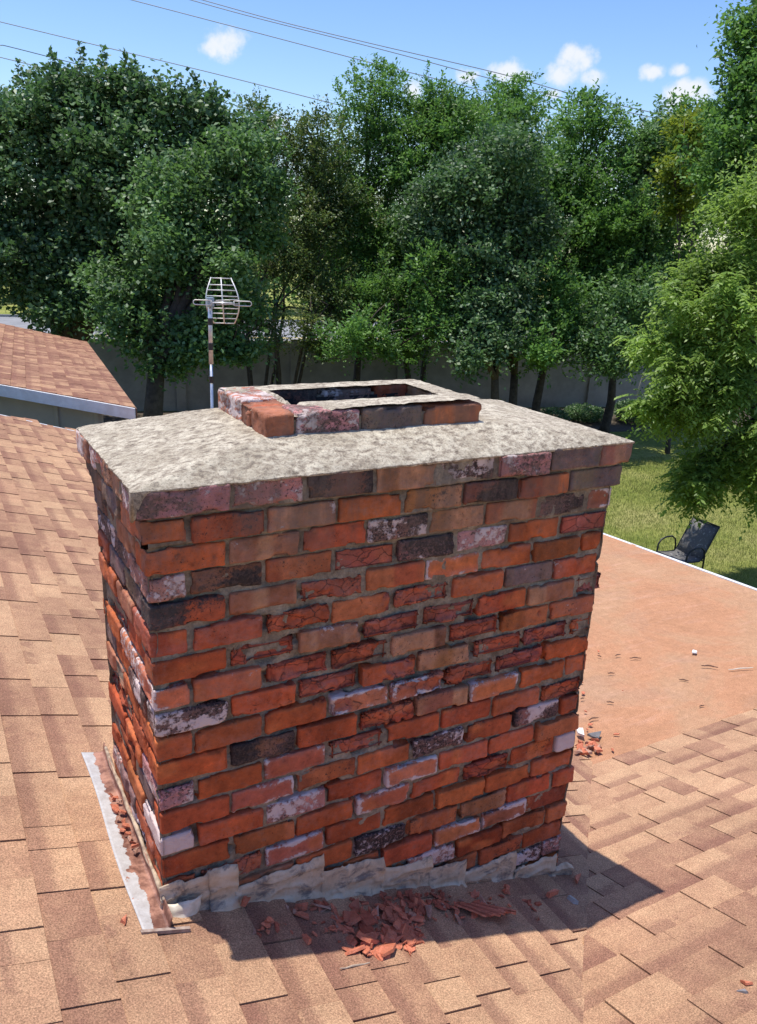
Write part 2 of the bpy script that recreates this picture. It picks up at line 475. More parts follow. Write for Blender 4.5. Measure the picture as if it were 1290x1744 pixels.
# fence line: direction and normal in the ground plane
FD = np.array([0.972, -0.235]); FD = FD / np.linalg.norm(FD); FN = np.array([-FD[1], FD[0]])
FO = np.array([8.5, 18.95])
def fl(u, v): q = FO + FD * u + FN * v; return (q[0], q[1])
M_BED = simple('leaf_litter_soil', (0.05, 0.038, 0.026), .95, noise=(0.09, 0.07, 0.045), nscale=8, bump=.8, bscale=40)
P4 = [fl(-30, -3.6), fl(30, -3.2), fl(30, -.15), fl(-30, -.15)]
o = mesh_obj('planting_bed', [(x, y, GZ + .006) for x, y in P4], [(0, 1, 2, 3)], M_BED)
tag(o, 'dark leaf littered soil strip under the row of trees', 'soil', kind='structure')
M_ROAD = simple('asphalt_road', (0.20, 0.20, 0.205), .9, noise=(0.26, 0.26, 0.265), nscale=1.3, bump=.3)
P4 = [fl(-60, 9), fl(70, 9), fl(70, 24), fl(-60, 24)]
o = mesh_obj('road', [(x, y, GZ + .01) for x, y in P4], [(0, 1, 2, 3)], M_ROAD)
tag(o, 'pale grey asphalt road beyond the fence', 'road', kind='structure')
mb = MB()
for v0 in (16.2, 16.55):
    mb.prism([fl(-60, v0), fl(70, v0), fl(70, v0 + .13), fl(-60, v0 + .13)], lambda x, y: GZ + .008, lambda x, y: GZ + .015)
o = mb.build('road_marking', simple('yellow_road_paint', (0.62, 0.45, 0.06), .7))
tag(o, 'double yellow centre line on the road', 'road marking', kind='structure')
for va, vb in ((8.85, 9.0), (24.0, 24.15)):
    mb = MB(); mb.prism([fl(-60, va), fl(70, va), fl(70, vb), fl(-60, vb)], lambda x, y: GZ - .02, lambda x, y: GZ + .13)
    o = mb.build('kerb', M_CONC); tag(o, 'concrete kerb along the road', 'kerb', kind='structure')
mb = MB(); mb.prism([fl(-60, 6.6), fl(70, 6.6), fl(70, 8.2), fl(-60, 8.2)], lambda x, y: GZ - .02, lambda x, y: GZ + .05)
o = mb.build('sidewalk', simple('pale_concrete', (0.5, 0.49, 0.46), .9, noise=(0.42, 0.41, 0.38), nscale=2)); tag(o, 'pale concrete sidewalk behind the fence', 'sidewalk', kind='structure')

# perimeter wall
wl = thing('perimeter_wall', 'long grey concrete fence wall standing in shade behind the row of trees', 'wall', (*fl(0, 0), GZ))
FENCE_H = 1.86
for k in range(-9, 10):
    mb = MB(); mb.prism([fl(k * 3 + .10, -.05), fl(k * 3 + 2.90, -.05), fl(k * 3 + 2.90, .05), fl(k * 3 + .10, .05)], lambda x, y: GZ - .1, lambda x, y: GZ + FENCE_H - .06)
    mb.build('wall_panel', M_CONC, wl)
    mb = MB(); mb.prism([fl(k * 3 - .12, -.12), fl(k * 3 + .12, -.12), fl(k * 3 + .12, .12), fl(k * 3 - .12, .12)], lambda x, y: GZ - .1, lambda x, y: GZ + FENCE_H + .05)
    mb.build('wall_post', M_CONC, wl)
    mb = MB(); mb.prism([fl(k * 3 + .123, -.09), fl(k * 3 + 2.877, -.09), fl(k * 3 + 2.877, .09), fl(k * 3 + .123, .09)], lambda x, y: GZ + FENCE_H - .058, lambda x, y: GZ + FENCE_H)
    mb.build('coping', M_CONC, wl)

# ================================================================== HOUSE
house = thing('house', 'shingle roofed house with brown asphalt shingles and a crumbling brick chimney', 'house', (0.5, 1.0, GZ))
SL = 0.31
zA = lambda x, y: -1.085 - SL * x
VAL = 1.45
zB = lambda x, y: -1.085 - SL * VAL - SL * y
Y0 = 0.655
zC = lambda x, y: zB(0, Y0) - .06 * (y - Y0)
XE = 4.80


def clip(poly, a, b, c):
    """keep a*x+b*y<=c"""
    out = []
    for i in range(len(poly)):
        p, q = poly[i], poly[(i + 1) % len(poly)]
        dp, dq = a * p[0] + b * p[1] - c, a * q[0] + b * q[1] - c
        if dp <= 0: out.append(p)
        if dp * dq < 0:
            s = dp / (dp - dq); out.append((p[0] + (q[0] - p[0]) * s, p[1] + (q[1] - p[1]) * s))
    return out


def shingles(name, n_course, u0, du, v_rng, to_xy, zf, clips, parent, seed, seg=None):
    """courses step along u (downhill), tabs run along v"""
    rng = random.Random(seed); mb = MB()
    for k in range(n_course):
        ua = u0 + k * du; ub = ua + du
        v = v_rng[0] - rng.random() * .3
        wav = rng.uniform(-.002, .002)
        prevh = 0
        tone = .5
        while v < v_rng[1]:
            wd = rng.choice([.095, .15, .17, .19, .20]) * rng.uniform(.93, 1.07)
            tone = rng.choice([.86, .80, .74, .68, .62, .56, .46, .36]) + rng.uniform(-.05, .05)
            up = (0.0 if rng.random() < .8 else .0028) if prevh > .001 else .0030
            prevh = up
            rnd = rng.random()
            g_ = .0016
            poly = [(ua - .004, v + g_), (ub + wav, v + g_), (ub + wav, v + wd - g_), (ua - .004, v + wd - g_)]
            poly = [to_xy(*q) for q in poly]
            for cl in clips: poly = clip(poly, *cl) if poly else poly
            if len(poly) >= 3:
                if rng.random() < .5 or True:
                    pass
                xs = np.array(poly)
                uv = np.array([from_u(q, to_xy) for q in poly])
                fr = (uv - ua) / du
                jit = rng.uniform(-.0004, .0009)
                top = [(q[0], q[1], zf(*q) + .003 + .0045 * f + up + jit + (0.0016 * rng.random() if f > .8 else 0)) for q, f in zip(poly, fr)]
                bot = [(q[0], q[1], zf(*q) - .004) for q in poly]
                n = len(poly)
                area = sum(poly[i][0] * poly[(i + 1) % n][1] - poly[(i + 1) % n][0] * poly[i][1] for i in range(n))
                if area < 0:
                    top.reverse(); bot.reverse(); fr = fr[::-1]
                f = [tuple(range(n, 2 * n))] + [(i, (i + 1) % n, n + (i + 1) % n, n + i) for i in range(n)]
                colr = np.zeros((2 * n, 3)); colr[:, 0] = np.clip(tone, 0, 1); colr[:, 1] = np.concatenate([fr, fr]); colr[:, 2] = rnd
                mb.add(bot + top, f, colr)
            v += wd
    return mb.build(name, M_SHINGLE, parent)


def from_u(q, to_xy):
    # inverse of to_xy for the u coordinate: to_xy is one of the two axis maps below
    return q[0] if to_xy is AXY else q[1]


AXY = lambda u, v: (u, v)
BXY = lambda u, v: (v, u)
EXPO = .117
# boundary of slope A: valley for y<Y0, then the foot on the low roof
slopeA_clips = [(1, -1, VAL + .004)]
def A_end(y): return 2.11 + .193 * (y - .66)
shA = shingles('shingle_slope', 56, -3.9, EXPO, (-3.2, 6.42), AXY, zA, [(1, -1, VAL + .004), (1, -.193, 2.11 - .193 * .66 + .03)], house, 5)
shB = shingles('shingle_slope', 34, Y0 - 34 * EXPO, EXPO, (-1.6, XE), BXY, zB, [(-1, 1, -VAL + .006)], house, 6)
tag(shB, 'sunlit shingle slope right of the valley with diagonal butt lines')
tag(shA, 'shingle slope carrying the chimney')
# roof deck under the shingles, closed solids
mb = MB()
pA = clip([(-3.9, -3.3), (2.6, -3.3), (3.6, 6.42), (-3.9, 6.42)], 1, -1, VAL)
pA = clip(pA, 1, -.193, 2.11 - .193 * .66)
mb.prism(pA, lambda x, y: zA(x, y) - .06, lambda x, y: zA(x, y) - .001)
mb.prism([(-3.9, -3.3), (-3.9, 6.42), (-7.9, 6.42), (-7.9, -3.3)], lambda x, y: -1.085 + SL * 3.9 + SL * (x + 3.9) - .06, lambda x, y: -1.085 + SL * 3.9 + SL * (x + 3.9) - .001)
pB = clip([(-2.0, -3.32), (XE, -3.32), (XE, Y0), (-2.0, Y0)], -1, 1, -VAL)
mb.prism(pB, lambda x, y: zB(x, y) - .06, lambda x, y: zB(x, y) - .0015)
mb.prism([(-1.87, -3.32), (-1.87, -7), (XE, -7), (XE, -3.32)], lambda x, y: zB(0, -3.32) + SL * (y + 3.32) - .06, lambda x, y: zB(0, -3.32) + SL * (y + 3.32) - .001)
mb.build('roof_deck', simple('dark_roof_deck', (0.05, 0.028, 0.02), .9), house)
# low slope roll roofing, laid in wide sheets with lapped seams
def rolled():
    nx, ny = 150, 120
    xs = np.linspace(2.02, XE, nx); ys = np.linspace(Y0 - .02, 6.4, ny)
    X, Y = np.meshgrid(xs, ys, indexing='ij')
    X = np.maximum(X, A_end(Y) - .15)
    P = np.stack([X.ravel(), Y.ravel(), np.zeros(X.size)], 1)
    z = zC(P[:, 0], P[:, 1]) + (fbm(P, 1.3, 3, 3) - .5) * .035 * np.clip((P[:, 1] - Y0) * 3, 0, 1) + (fbm(P, 9, 8, 2) - .5) * .004
    for s in (1.36, 2.18, 3.0, 3.9, 4.8):
        yy = P[:, 1] + (vn(P, 2, 5) - .5) * .03 
        z = z + .0035 * (sstep(yy, s - .004, s) - sstep(yy, s, s + .6))
    P[:, 2] = z
    i = np.arange((nx - 1) * (ny - 1)); a = (i // (ny - 1)) * ny + i % (ny - 1)
    F = np.stack([a, a + ny, a + ny + 1, a + 1], 1)
    o = mesh_obj('low_slope_roof', P, F, M_ROLL, house, True)
    tag(o, 'salmon coloured rolled roofing on the low slope beside the lawn')
rolled()
mb = MB(); mb.prism([(2.0, Y0 - .01), (XE - .004, Y0 - .01), (XE - .004, 6.4), (3.1, 6.4)], lambda x, y: zC(x, y) - .14, lambda x, y: zC(x, y) - .03)
mb.build('roof_underside', M_SIDING, house)
mb = MB()
mb.prism([(XE, Y0), (XE + .022, Y0), (XE + .022, 6.43), (XE, 6.43)], lambda x, y: zC(x, y) - .16, lambda x, y: zC(x, y) + .006)
mb.prism([(XE - .018, Y0), (XE - .001, Y0), (XE - .001, 6.43), (XE - .018, 6.43)], lambda x, y: zC(x, y) - .02, lambda x, y: zC(x, y) + .009)
mb.prism([(XE, -3.3), (XE + .022, -3.3), (XE + .022, Y0 - .002), (XE, Y0 - .002)], lambda x, y: zB(x, y) - .16, lambda x, y: zB(x, y) + .012)
mb.prism([(3.1, 6.402), (XE - .02, 6.402), (XE - .02, 6.43), (3.1, 6.43)], lambda x, y: zC(x, y) - .16, lambda x, y: zC(x, y) + .004)
mb.build('drip_edge', M_WHITE, house)
mb = MB(); mb.prism([(-3.9, 6.424), (3.05, 6.424), (3.05, 6.45), (-3.9, 6.45)], lambda x, y: zA(x, y) - .16, lambda x, y: zA(x, y) + .006)
mb.build('rake_board', M_WHITE, house)
mb = MB(); mb.box((-7.4, -6.6, GZ), (XE - .35, 6.1, -2.45)); mb.prism([(-3.9, 6.08), (3.0, 6.08), (3.0, 6.10), (-3.9, 6.10)], lambda x, y: GZ, lambda x, y: zA(x, y) - .07)
mb.build('wall', M_SIDING, house)

# second roof wing at the left, beyond the near slope
wing = thing('garage', 'garage with brown shingle roof, white rake board and beige siding wall', 'garage', (0.8, 7.6, GZ))
NL, NR, FRp, FLp = np.array((0.05, 7.58, -1.00)), np.array((1.49, 6.72, -1.215)), np.array((2.30, 13.90, -1.45)), np.array((0.80, 14.40, -1.13))
def wing_roof():
    dx = (NR - NL); L = dx; n0 = NL - L * 2.2; f0 = FLp - (FRp - FLp) * 2.2
    mb = MB(); rng = random.Random(9)
    nc = 34
    P = lambda s, t_: (n0 * (1 - s) + NR * s) * (1 - t_) + (f0 * (1 - s) + FRp * s) * t_
    up = np.cross(NR - n0, f0 - n0); up = up / np.linalg.norm(up)
    if up[2] < 0: up = -up
    for k in range(nc):
        s0, s1 = k / nc, (k + 1) / nc; t_ = 0; prev = 0
        while t_ < 1:
            wd = rng.choice([.014, .02, .026, .034]); t1 = min(1, t_ + wd)
            a, b, c, d = P(s0, t_), P(s1, t_), P(s1, t1), P(s0, t1)
            h = rng.choice([.004, .008])
            v = [a, b, c, d, a + up * .005, b + up * (.007 + h), c + up * (.007 + h), d + up * .005]
            col = np.zeros((8, 3)); col[:, 0] = np.clip(rng.choice([.62, .5, .4, .3, .2, .05]) , 0, 1); col[:, 2] = rng.random()
            col[[1, 2, 5, 6], 1] = 1
            mb.add(v, [(4, 5, 6, 7), (0, 1, 5, 4), (1, 2, 6, 5), (2, 3, 7, 6), (3, 0, 4, 7)], col)
            t_ = t1
    mb.build('roof', M_SHINGLE, wing)
    mb = MB(); dn = np.array((0, 0, -.09)); fw = np.array((-.03, -.05, 0))
    def slab(a, b, off, th, lift=0):
        a = np.array(a); b = np.array(b); off = np.array(off)
        up_ = np.array((0, 0, lift))
        mb.add([a + up_, b + up_, b + off + up_, a + off + up_, a + th, b + th, b + off + th, a + off + th], [(0, 1, 2, 3), (7, 6, 5, 4), (0, 4, 5, 1), (1, 5, 6, 2), (2, 6, 7, 3), (3, 7, 4, 0)])
    slab(n0, NR, (-.012, -.022, 0), np.array((0, 0, -.115)))
    mb.build('rake_board', M_WHITE, wing)
    mb = MB(); slab(NR + (NR-NL)*.003 + np.array((0, 0, -.004)), FRp + (NR-NL)*.003 + np.array((0, 0, -.004)), (.012, 0, 0), np.array((0, 0, -.09)))
    mb.build('eave_board', simple('brown_eave', (.13, .075, .05), .8), wing)
    # wall: set back under the overhang
    mb = MB()
    ba = n0 + np.array((.1, .22, -.10)); bb = NR + np.array((-.25, .36, -.07)); c0 = f0 + np.array((.1, -.2, -.15)); c1 = FRp + np.array((-.25, -.2, -.15))
    g = lambda p: (p[0], p[1], GZ)
    mb.add([g(ba), g(bb), g(c1), g(c0), ba, bb, c1, c0], [(0, 1, 5, 4), (1, 2, 6, 5), (2, 3, 7, 6), (3, 0, 4, 7), (4, 5, 6, 7)])
    mb.build('wall', M_SIDING, wing)
    mb = MB()
    for s in (.30, .45, .6, .75, .9, .985):
        q = ba * (1 - s) + bb * s; e = (bb - ba) / np.linalg.norm(bb - ba)
        mb.add([q + e * -.02 + (0, -.018, 0), q + e * .02 + (0, -.018, 0), q + e * .02 + (0, .01, 0), q - e * .02 + (0, .01, 0)] +
               [np.array((p_[0], p_[1], GZ)) for p_ in (q + e * -.02 + (0, -.018, 0), q + e * .02 + (0, -.018, 0), q + e * .02 + (0, .01, 0), q - e * .02 + (0, .01, 0))],
               [(0, 1, 5, 4), (1, 2, 6, 5), (3, 0, 4, 7), (0, 3, 2, 1)])
    mb.build('siding_batten', M_SIDING, wing)
wing_roof()

# ================================================================== CHIMNEY
H = 0.0667; MODL = .175; WB = 1.3125; DB = .556; JT = .0098
TYPES = {  # base colour, white, black, spall
 'R': ((.43, .092, .030), .14, .10, .28), 'D': ((.39, .080, .038), .20, .13, .95), 'T': ((.32, .125, .060), .22, .20, .14),
 'O': ((.54, .135, .035), .05, .0, .05), 'P': ((.50, .22, .19), .47, .40, .12), 'W': ((.66, .60, .56), .78, .12, .1),
 'X': ((.24, .095, .07), .47, .60, .2), 'K': ((.19, .085, .05), .14, .46, .1), 'Q': ((.48, .14, .065), .30, .12, .1),
 'G': ((.20, .13, .10), .24, .30, .1), 'B': ((.31, .080, .030), .05, .16, .2), 'H': ((.36, .08, .035), .10, .30, .2)}
# notable bricks: course -> {slot: type}; slots count from the left end of the front face
SPECIAL = {
 1: {0: 'P', 1: 'P', 2: 'K', 3: 'T', 4: 'X', 5: 'P', 6: 'G', 7: 'T'},
 2: {0: 'R', 1: 'H', 2: 'T', 3: 'R', 4: 'T', 5: 'K', 6: 'B', 7: 'G'},
 3: {0: 'R', 1: 'T', 2: 'R', 3: 'X', 4: 'T', 5: 'T', 6: 'X', 7: 'Q'},
 4: {0: 'P', 1: 'K', 2: 'B', 3: 'D', 4: 'X', 5: 'P', 6: 'O', 7: 'D'},
 5: {0: 'H', 1: 'T', 2: 'D', 3: 'B', 4: 'Q', 5: 'R', 6: 'B', 7: 'R'},
 6: {0: 'R', 1: 'R', 2: 'D', 3: 'B', 4: 'D', 5: 'R', 6: 'G', 7: 'R'},
 7: {0: 'R', 1: 'D', 2: 'T', 3: 'D', 4: 'D', 5: 'R', 6: 'T', 7: 'D'},
 8: {0: 'Q', 1: 'R', 2: 'D', 3: 'D', 4: 'T', 5: 'D', 6: 'B', 7: 'R'},
 9: {0: 'X', 1: 'R', 2: 'D', 3: 'R', 4: 'T', 5: 'D', 6: 'D', 7: 'D'},
 10: {0: 'R', 1: 'R', 2: 'R', 3: 'Q', 4: 'Q', 5: 'D', 6: 'D', 7: 'R'},
 11: {0: 'R', 1: 'K', 2: 'R', 3: 'D', 4: 'T', 5: 'Q', 6: 'R', 7: 'W'},
 12: {0: 'P', 1: 'R', 2: 'Q', 3: 'D', 4: 'R', 5: 'R', 6: 'R', 7: 'D'},
 13: {0: 'R', 1: 'Q', 2: 'B', 3: 'R', 4: 'X', 5: 'R', 6: 'X', 7: 'R'},
 14: {0: 'W', 1: 'R', 2: 'P', 3: 'R', 4: 'Q', 5: 'R', 6: 'R', 7: 'B'},
 15: {0: 'R', 1: 'B', 2: 'R', 3: 'Q', 4: 'R', 5: 'D', 6: 'R', 7: 'W'},
 16: {1: 'D', 2: 'Q', 3: 'R', 4: 'R', 5: 'R', 6: 'R', 7: 'R'},
 17: {2: 'R', 3: 'X', 4: 'B', 5: 'T', 6: 'R', 7: 'R'},
 18: {3: 'R', 4: 'R', 5: 'Q', 6: 'Q', 7: 'B'},
 19: {4: 'P', 5: 'R', 6: 'B', 7: 'R'}, 20: {5: 'B', 6: 'H', 7: 'R'}, 21: {6: 'X', 7: 'P'}}


def box_lattice(nx, ny, nz):
    """closed surface lattice of the unit cube [-1,1]^3 with nx,ny,nz cells"""
    idx = {}; V = []; F = []
    def vid(i, j, k):
        key = (i, j, k)
        if key not in idx: idx[key] = len(V); V.append((2 * i / nx - 1, 2 * j / ny - 1, 2 * k / nz - 1))
        return idx[key]
    for i in range(nx):
        for k in range(nz):
            F.append((vid(i, 0, k), vid(i + 1, 0, k), vid(i + 1, 0, k + 1), vid(i, 0, k + 1)))
            F.append((vid(i, ny, k), vid(i, ny, k + 1), vid(i + 1, ny, k + 1), vid(i + 1, ny, k)))
    for j in range(ny):
        for k in range(nz):
            F.append((vid(0, j, k), vid(0, j, k + 1), vid(0, j + 1, k + 1), vid(0, j + 1, k)))
            F.append((vid(nx, j, k), vid(nx, j + 1, k), vid(nx, j + 1, k + 1), vid(nx, j, k + 1)))
    for i in range(nx):
        for j in range(ny):
            F.append((vid(i, j, 0), vid(i, j + 1, 0), vid(i + 1, j + 1, 0), vid(i + 1, j, 0)))
            F.append((vid(i, j, nz), vid(i + 1, j, nz), vid(i + 1, j + 1, nz), vid(i, j + 1, nz)))
    return np.array(V), np.array(F)


_lat = {}
class Bricks:
    def __init__(s): s.V = []; s.F = []; s.C = []; s.M = []; s.n = 0
    def brick(s, lo, hi, typ, rng, res=.0040, rad=.006, spall=None, jitter=.0022):
        lo = np.array(lo, float); hi = np.array(hi, float)
        cen = (lo + hi) / 2; half = (hi - lo) / 2
        n = tuple(max(2, int(round(2 * h_ / res))) for h_ in half)
        n = (min(n[0], 46), min(n[1], 30), n[2])
        if n not in _lat: _lat[n] = box_lattice(*n)
        U, F = _lat[n]
        base, wht, blk, sp = TYPES[typ]
        if spall is not None: sp = spall
        seed = rng.randint(0, 99999)
        off = np.array([rng.random() * 50 for _ in range(3)])
        P = U * half
        q = P + off
        # chipped, rounded edges
        r = (rad * (.55 + 1.1 * vn(q, 45, seed)))[:, None]
        inner = np.clip(P, -(half - r), half - r)
        d = P - inner; L = np.linalg.norm(d, axis=1, keepdims=True) + 1e-9
        out = inner + d / L * np.minimum(r, L * 1.0 + 1e-9)
        out = np.where(L > 1e-6, inner + d / L * r * np.minimum(1, L / r), P)
        nrm = np.where(L > 1e-6, d / L, 0)
        flat = (L[:, 0] <= 1e-6)
        # surface face direction
        dirs = np.zeros_like(P)
        for a in range(3):
            for sg in (-1, 1):
                m_ = np.abs(U[:, a] - sg) < 1e-6
                dirs[m_, a] = sg
        dl = np.linalg.norm(dirs, axis=1, keepdims=True); dirs = dirs / np.maximum(dl, 1e-6)
        rough = rng.uniform(.8, 1.6)
        disp = (fbm(q, 30, seed + 1, 3) - .5) * .0050 * rough + (fbm(q, 120, seed + 2, 2) - .5) * .0028 * rough
        # a knocked-off corner or edge here and there
        cq = q * np.array([1, 1, 1]); nick = sstep(vn(cq, 17, seed + 33), .66, .74) * sstep(np.min((half - np.abs(P))[:, [0, 2]], axis=1), .014, .0)
        disp = disp - nick * .008
        # spalled face: layers broken away in plates
        pl = fbm(q * np.array([1, 1, 1.6]), 13, seed + 5, 3)
        th = 1 - sp * .62
        lost = sstep(pl + .18 * (vn(q, 60, seed + 7) - .5), th - .12, th - .085) if sp > .3 else np.zeros(len(q))
        lost2 = sstep(pl + .25 * (vn(q, 50, seed + 9) - .5), th + .0, th + .025) if sp > .3 else lost
        depth = (.0035 + .0035 * sp) * lost + (.006 * sp) * lost2 + lost * (fbm(q, 70, seed + 4, 3) - .5) * .008
        disp = disp - depth - (sp > .3) * sp * .0055 * np.floor(4 * vn(q * np.array([1, 1, 1.5]), 24, seed + 41) + .5 * vn(q, 90, seed + 42)) / 4
        disp = np.maximum(disp, -.0135 if lo[2] < -.3 else -.0060)
        tilt = np.array([rng.uniform(-1, 1), rng.uniform(-1, 1), rng.uniform(-1, 1)]) * jitter
        out = out + dirs * disp[:, None] + tilt
        # slight rotation in the wall plane
        a_ = rng.uniform(-.014, .014)
        out[:, 2] += a_ * out[:, 0] + a_ * out[:, 1] * .5
        # colour
        b = np.array(base) * rng.uniform(.86, 1.14)
        b = b * np.array([1, rng.uniform(.88, 1.18), rng.uniform(.85, 1.2)])
        n1 = fbm(q * np.array([1, 1, .35]), 18, seed + 11, 3)
        n2 = fbm(q, 30, seed + 12, 3)
        n0 = sstep(vn(q * np.array([1, 1, .7]), 11, seed + 21), .3, .7)[:, None]
        col = b[None, :] * (.60 + .75 * n1[:, None]) * (1 - .38 * n0 * rng.random())
        hot = sstep(vn(q * np.array([1, 1, 1.4]), 14, seed + 25), .55, .75)[:, None] * (rng.random() * .8 if typ in 'RDBQ' else 0)
        col = col * (1 - hot) + np.array((.52, .15, .045)) * hot
        if typ in 'TGB':
            bands = sstep(vn(q * np.array([1, 1, .08]), 22, seed + 14), .45, .6)[:, None]
            alt = np.array({'T': (.38, .19, .10), 'G': (.12, .09, .085), 'B': (.42, .13, .05)}[typ])
            col = col * (1 - bands) + alt * (.7 + .6 * n2[:, None]) * bands
        if typ == 'H':
            xb = vn(q * np.array([1, 1, .2]), 9, seed + 3)
            kk = sstep(xb, .5, .56)[:, None]
            col = col * (1 - kk) + np.array((.05, .042, .04)) * kk
        fresh = (lost * (1 - .5 * lost2))[:, None] * .8
        fc = np.array((.43, .105, .05)) if rng.random() < .7 else np.array((.30, .095, .075))
        col = col * (1 - fresh) + fc * (.7 + .6 * n2[:, None]) * fresh
        edge = np.min((half - np.abs(P))[:, [0, 2]] if half[0] > half[1] or True else 0, axis=1)
        M = np.zeros((len(P), 3))
        M[:, 0] = wht * (1 - lost * .5); M[:, 1] = blk * (1 - .7 * lost); M[:, 2] = np.clip(sp, 0, 1) if sp > .3 else 0
        if typ == 'Q':
            M[:, 0] = .10 + .42 * sstep(edge + .016 * (vn(q, 30, seed + 13) - .5), .020, .004) + .42 * (vn(q, 17, seed + 8) - .5)
        if typ in 'PWXKRDTBGH':
            lowf = vn(q * np.array([1, 1, 1.3]), 15, seed + 8)
            M[:, 0] += (.55 if typ == 'X' else .4) * (lowf - .5) + (rng.uniform(-.12, .16) if typ in 'RDTB' else 0)
            M[:, 1] += (.7 if typ in 'XK' else .35) * (vn(q * np.array([1, 1, 1.3]), 13, seed + 18) - .5) + (rng.uniform(-.12, .14) if typ in 'RDTB' else 0)
        s.V.append(out + cen); s.F.append(F + s.n); s.C.append(np.clip(col * 1.12, .004, 1)); s.M.append(M); s.n += len(P)
    def build(s, name, parent):
        return mesh_obj(name, np.concatenate(s.V), np.concatenate(s.F), M_BRICK, parent, True, {'Col': np.concatenate(s.C), 'Msk': np.concatenate(s.M)})


CORB = {1: .030, 2: .016, 3: .005}
def chimney():
    rng = random.Random(77)
    B = Bricks()
    front_default = ['R'] * 9 + ['D', 'B', 'Q', 'T', 'R', 'D', 'H']
    side_default = ['R'] * 7 + ['D', 'D', 'B', 'T', 'Q', 'T', 'P', 'X', 'G']
    NC = 24
    for k in range(1, NC + 1):
        c = CORB.get(k, 0)
        zt = -(k - 1) * H; z0 = zt - H + JT * .5; z1 = zt - JT * .5
        if k == 1: z1 = zt - .002
        S = (k % 2 == 1)
        # front
        xs = [0, *[MODL * i for i in range(1, 8)], WB] if S else [0, *[MODL * .5 + MODL * i for i in range(0, 7)], WB]
        x_first_depth = MODL * .5 if S else MODL
        nb = len(xs) - 1
        for i in range(nb):
            a, b = xs[i], xs[i + 1]
            a2 = a + (JT / 2 if i else -c); b2 = b - (JT / 2 if i < nb - 1 else -c)
            zr = zA(b if b < 1.3 else 1.32, 0)
            if z1 < zr - .05: continue
            typ = SPECIAL.get(k, {}).get(i) or rng.choice(front_default)
            depth = .0875
            if i == 0: depth = x_first_depth - JT / 2
            if i == nb - 1: depth = (MODL - JT / 2) if S else (.0875 - JT / 2)
            push = rng.gauss(0, .0026)
            sp = None
            # the middle of the face is the most spalled
            mx = (a + b) / 2
            core = math.exp(-((mx - .62) / .42) ** 2 - ((k - 8.2) / 2.6) ** 2)
            if typ in 'RDBQ' and k > 3:
                sp = max(TYPES[typ][3] * (.55 if typ != 'D' else .95), .95 * core * rng.uniform(.4, 1.15))
                push += core * rng.uniform(-.006, .003)
            ex = 0
            if i == nb - 1 and k > 3:
                ex = rng.uniform(-.022, .009)
                if k == 7: ex = .022
                if k in (12, 13): ex = -.012
            if k == 11 and i == nb - 1: typ = 'R'
            B.brick((a2, -c - push, z0), (b2 + ex, depth, z1), typ, rng, spall=sp, rad=.0050 if k > 3 else .0035)
        # left and right sides
        for side in (0, 1):
            if side == 0: y = (MODL * .5 if S else MODL)
            else: y = (MODL if S else MODL * .5)
            seg = []
            while y < DB - .001:
                y2 = min(y + MODL, DB)
                if DB - y2 < .045: y2 = DB
                seg.append((y, y2)); y = y2
            for j, (a, b) in enumerate(seg):
                last = j == len(seg) - 1
                a2 = a + JT / 2; b2 = b - (JT / 2 if not last else -c)
                push = rng.gauss(0, .002)
                if side == 0:
                    if z1 < zA(0, 0) - .06: continue
                    typ = rng.choice(side_default)
                    if k == 1: typ = rng.choice(['Q', 'T', 'Q'])
                    if k in (2, 3): typ = rng.choice(['G', 'K', 'G', 'T'])
                    B.brick((-c - push, a2, z0), (.0875 - JT / 2, b2, z1), typ, rng, res=.0058, rad=.0055)
                else:
                    typ = rng.choice(['R', 'R', 'D', 'B'])
                    e = rng.uniform(-.010, .004) if k > 3 else 0
                    B.brick((WB - .0875 + JT / 2, a2, z0), (WB + c + e, b2, z1), typ, rng, res=.011)
        # back
        xb = .0875 + (MODL * .5 if S else 0)
        B_seg = [(.0875, xb)] if xb > .0876 else []
        x = xb
        while x < WB - .0876:
            x2 = min(x + MODL, WB - .0875); B_seg.append((x, x2)); x = x2
        for a, b in B_seg:
            if b - a < .03 or z1 < zA(b, 0) - .06: continue
            B.brick((a + JT / 2, DB - .0875, z0), (b - JT / 2, DB + c, z1), rng.choice(['R', 'T', 'B']), rng, res=.018)
    ch = B.build('chimney', house)
    tag(ch, 'square brick chimney with spalled red bricks, one course corbelled at the top')
    # ---- mortar core: one closed, bumpy shell behind the brick faces
    mort = []; mf = []; n0 = 0
    def patch(P0, U, V, N, nu, nv, lowres=False):
        nonlocal n0
        uu = np.linspace(0, 1, nu + 1); vv = np.linspace(0, 1, nv + 1)
        A, Bv = np.meshgrid(uu, vv, indexing='ij')
        P = P0 + A.reshape(-1, 1) * U + Bv.reshape(-1, 1) * V
        k = np.clip((-P[:, 2] / H), 0, 40)
        course = np.floor(k)
        cor = np.where(course < 1, .030, np.where(course < 2, .016, np.where(course < 3, .005, 0)))
        upper = sstep(P[:, 2], -.42, -.12)
        rec = .0110 - .0045 * upper
        rec = rec + (fbm(P, 11, 2, 3) - .5) * .022 * (1 - .35 * upper) + (fbm(P, 75, 5, 3) - .5) * .0045
        mid = np.exp(-((P[:, 0] - .62) / .45) ** 2 - ((P[:, 2] + .56) / .22) ** 2)
        rec = rec + mid * .009 + .016 * sstep(vn(P * np.array([1, 1, 2.2]), 15, 91), .66, .78) * (1 - upper)
        P = P + N * (cor - np.maximum(rec, .0022))[:, None]
        i = np.arange(nu * nv); a = (i // nv) * (nv + 1) + i % nv
        mort.append(P); mf.append(np.stack([a, a + nv + 1, a + nv + 2, a + 1], 1) + n0); n0 += len(P)
    zb = -1.62
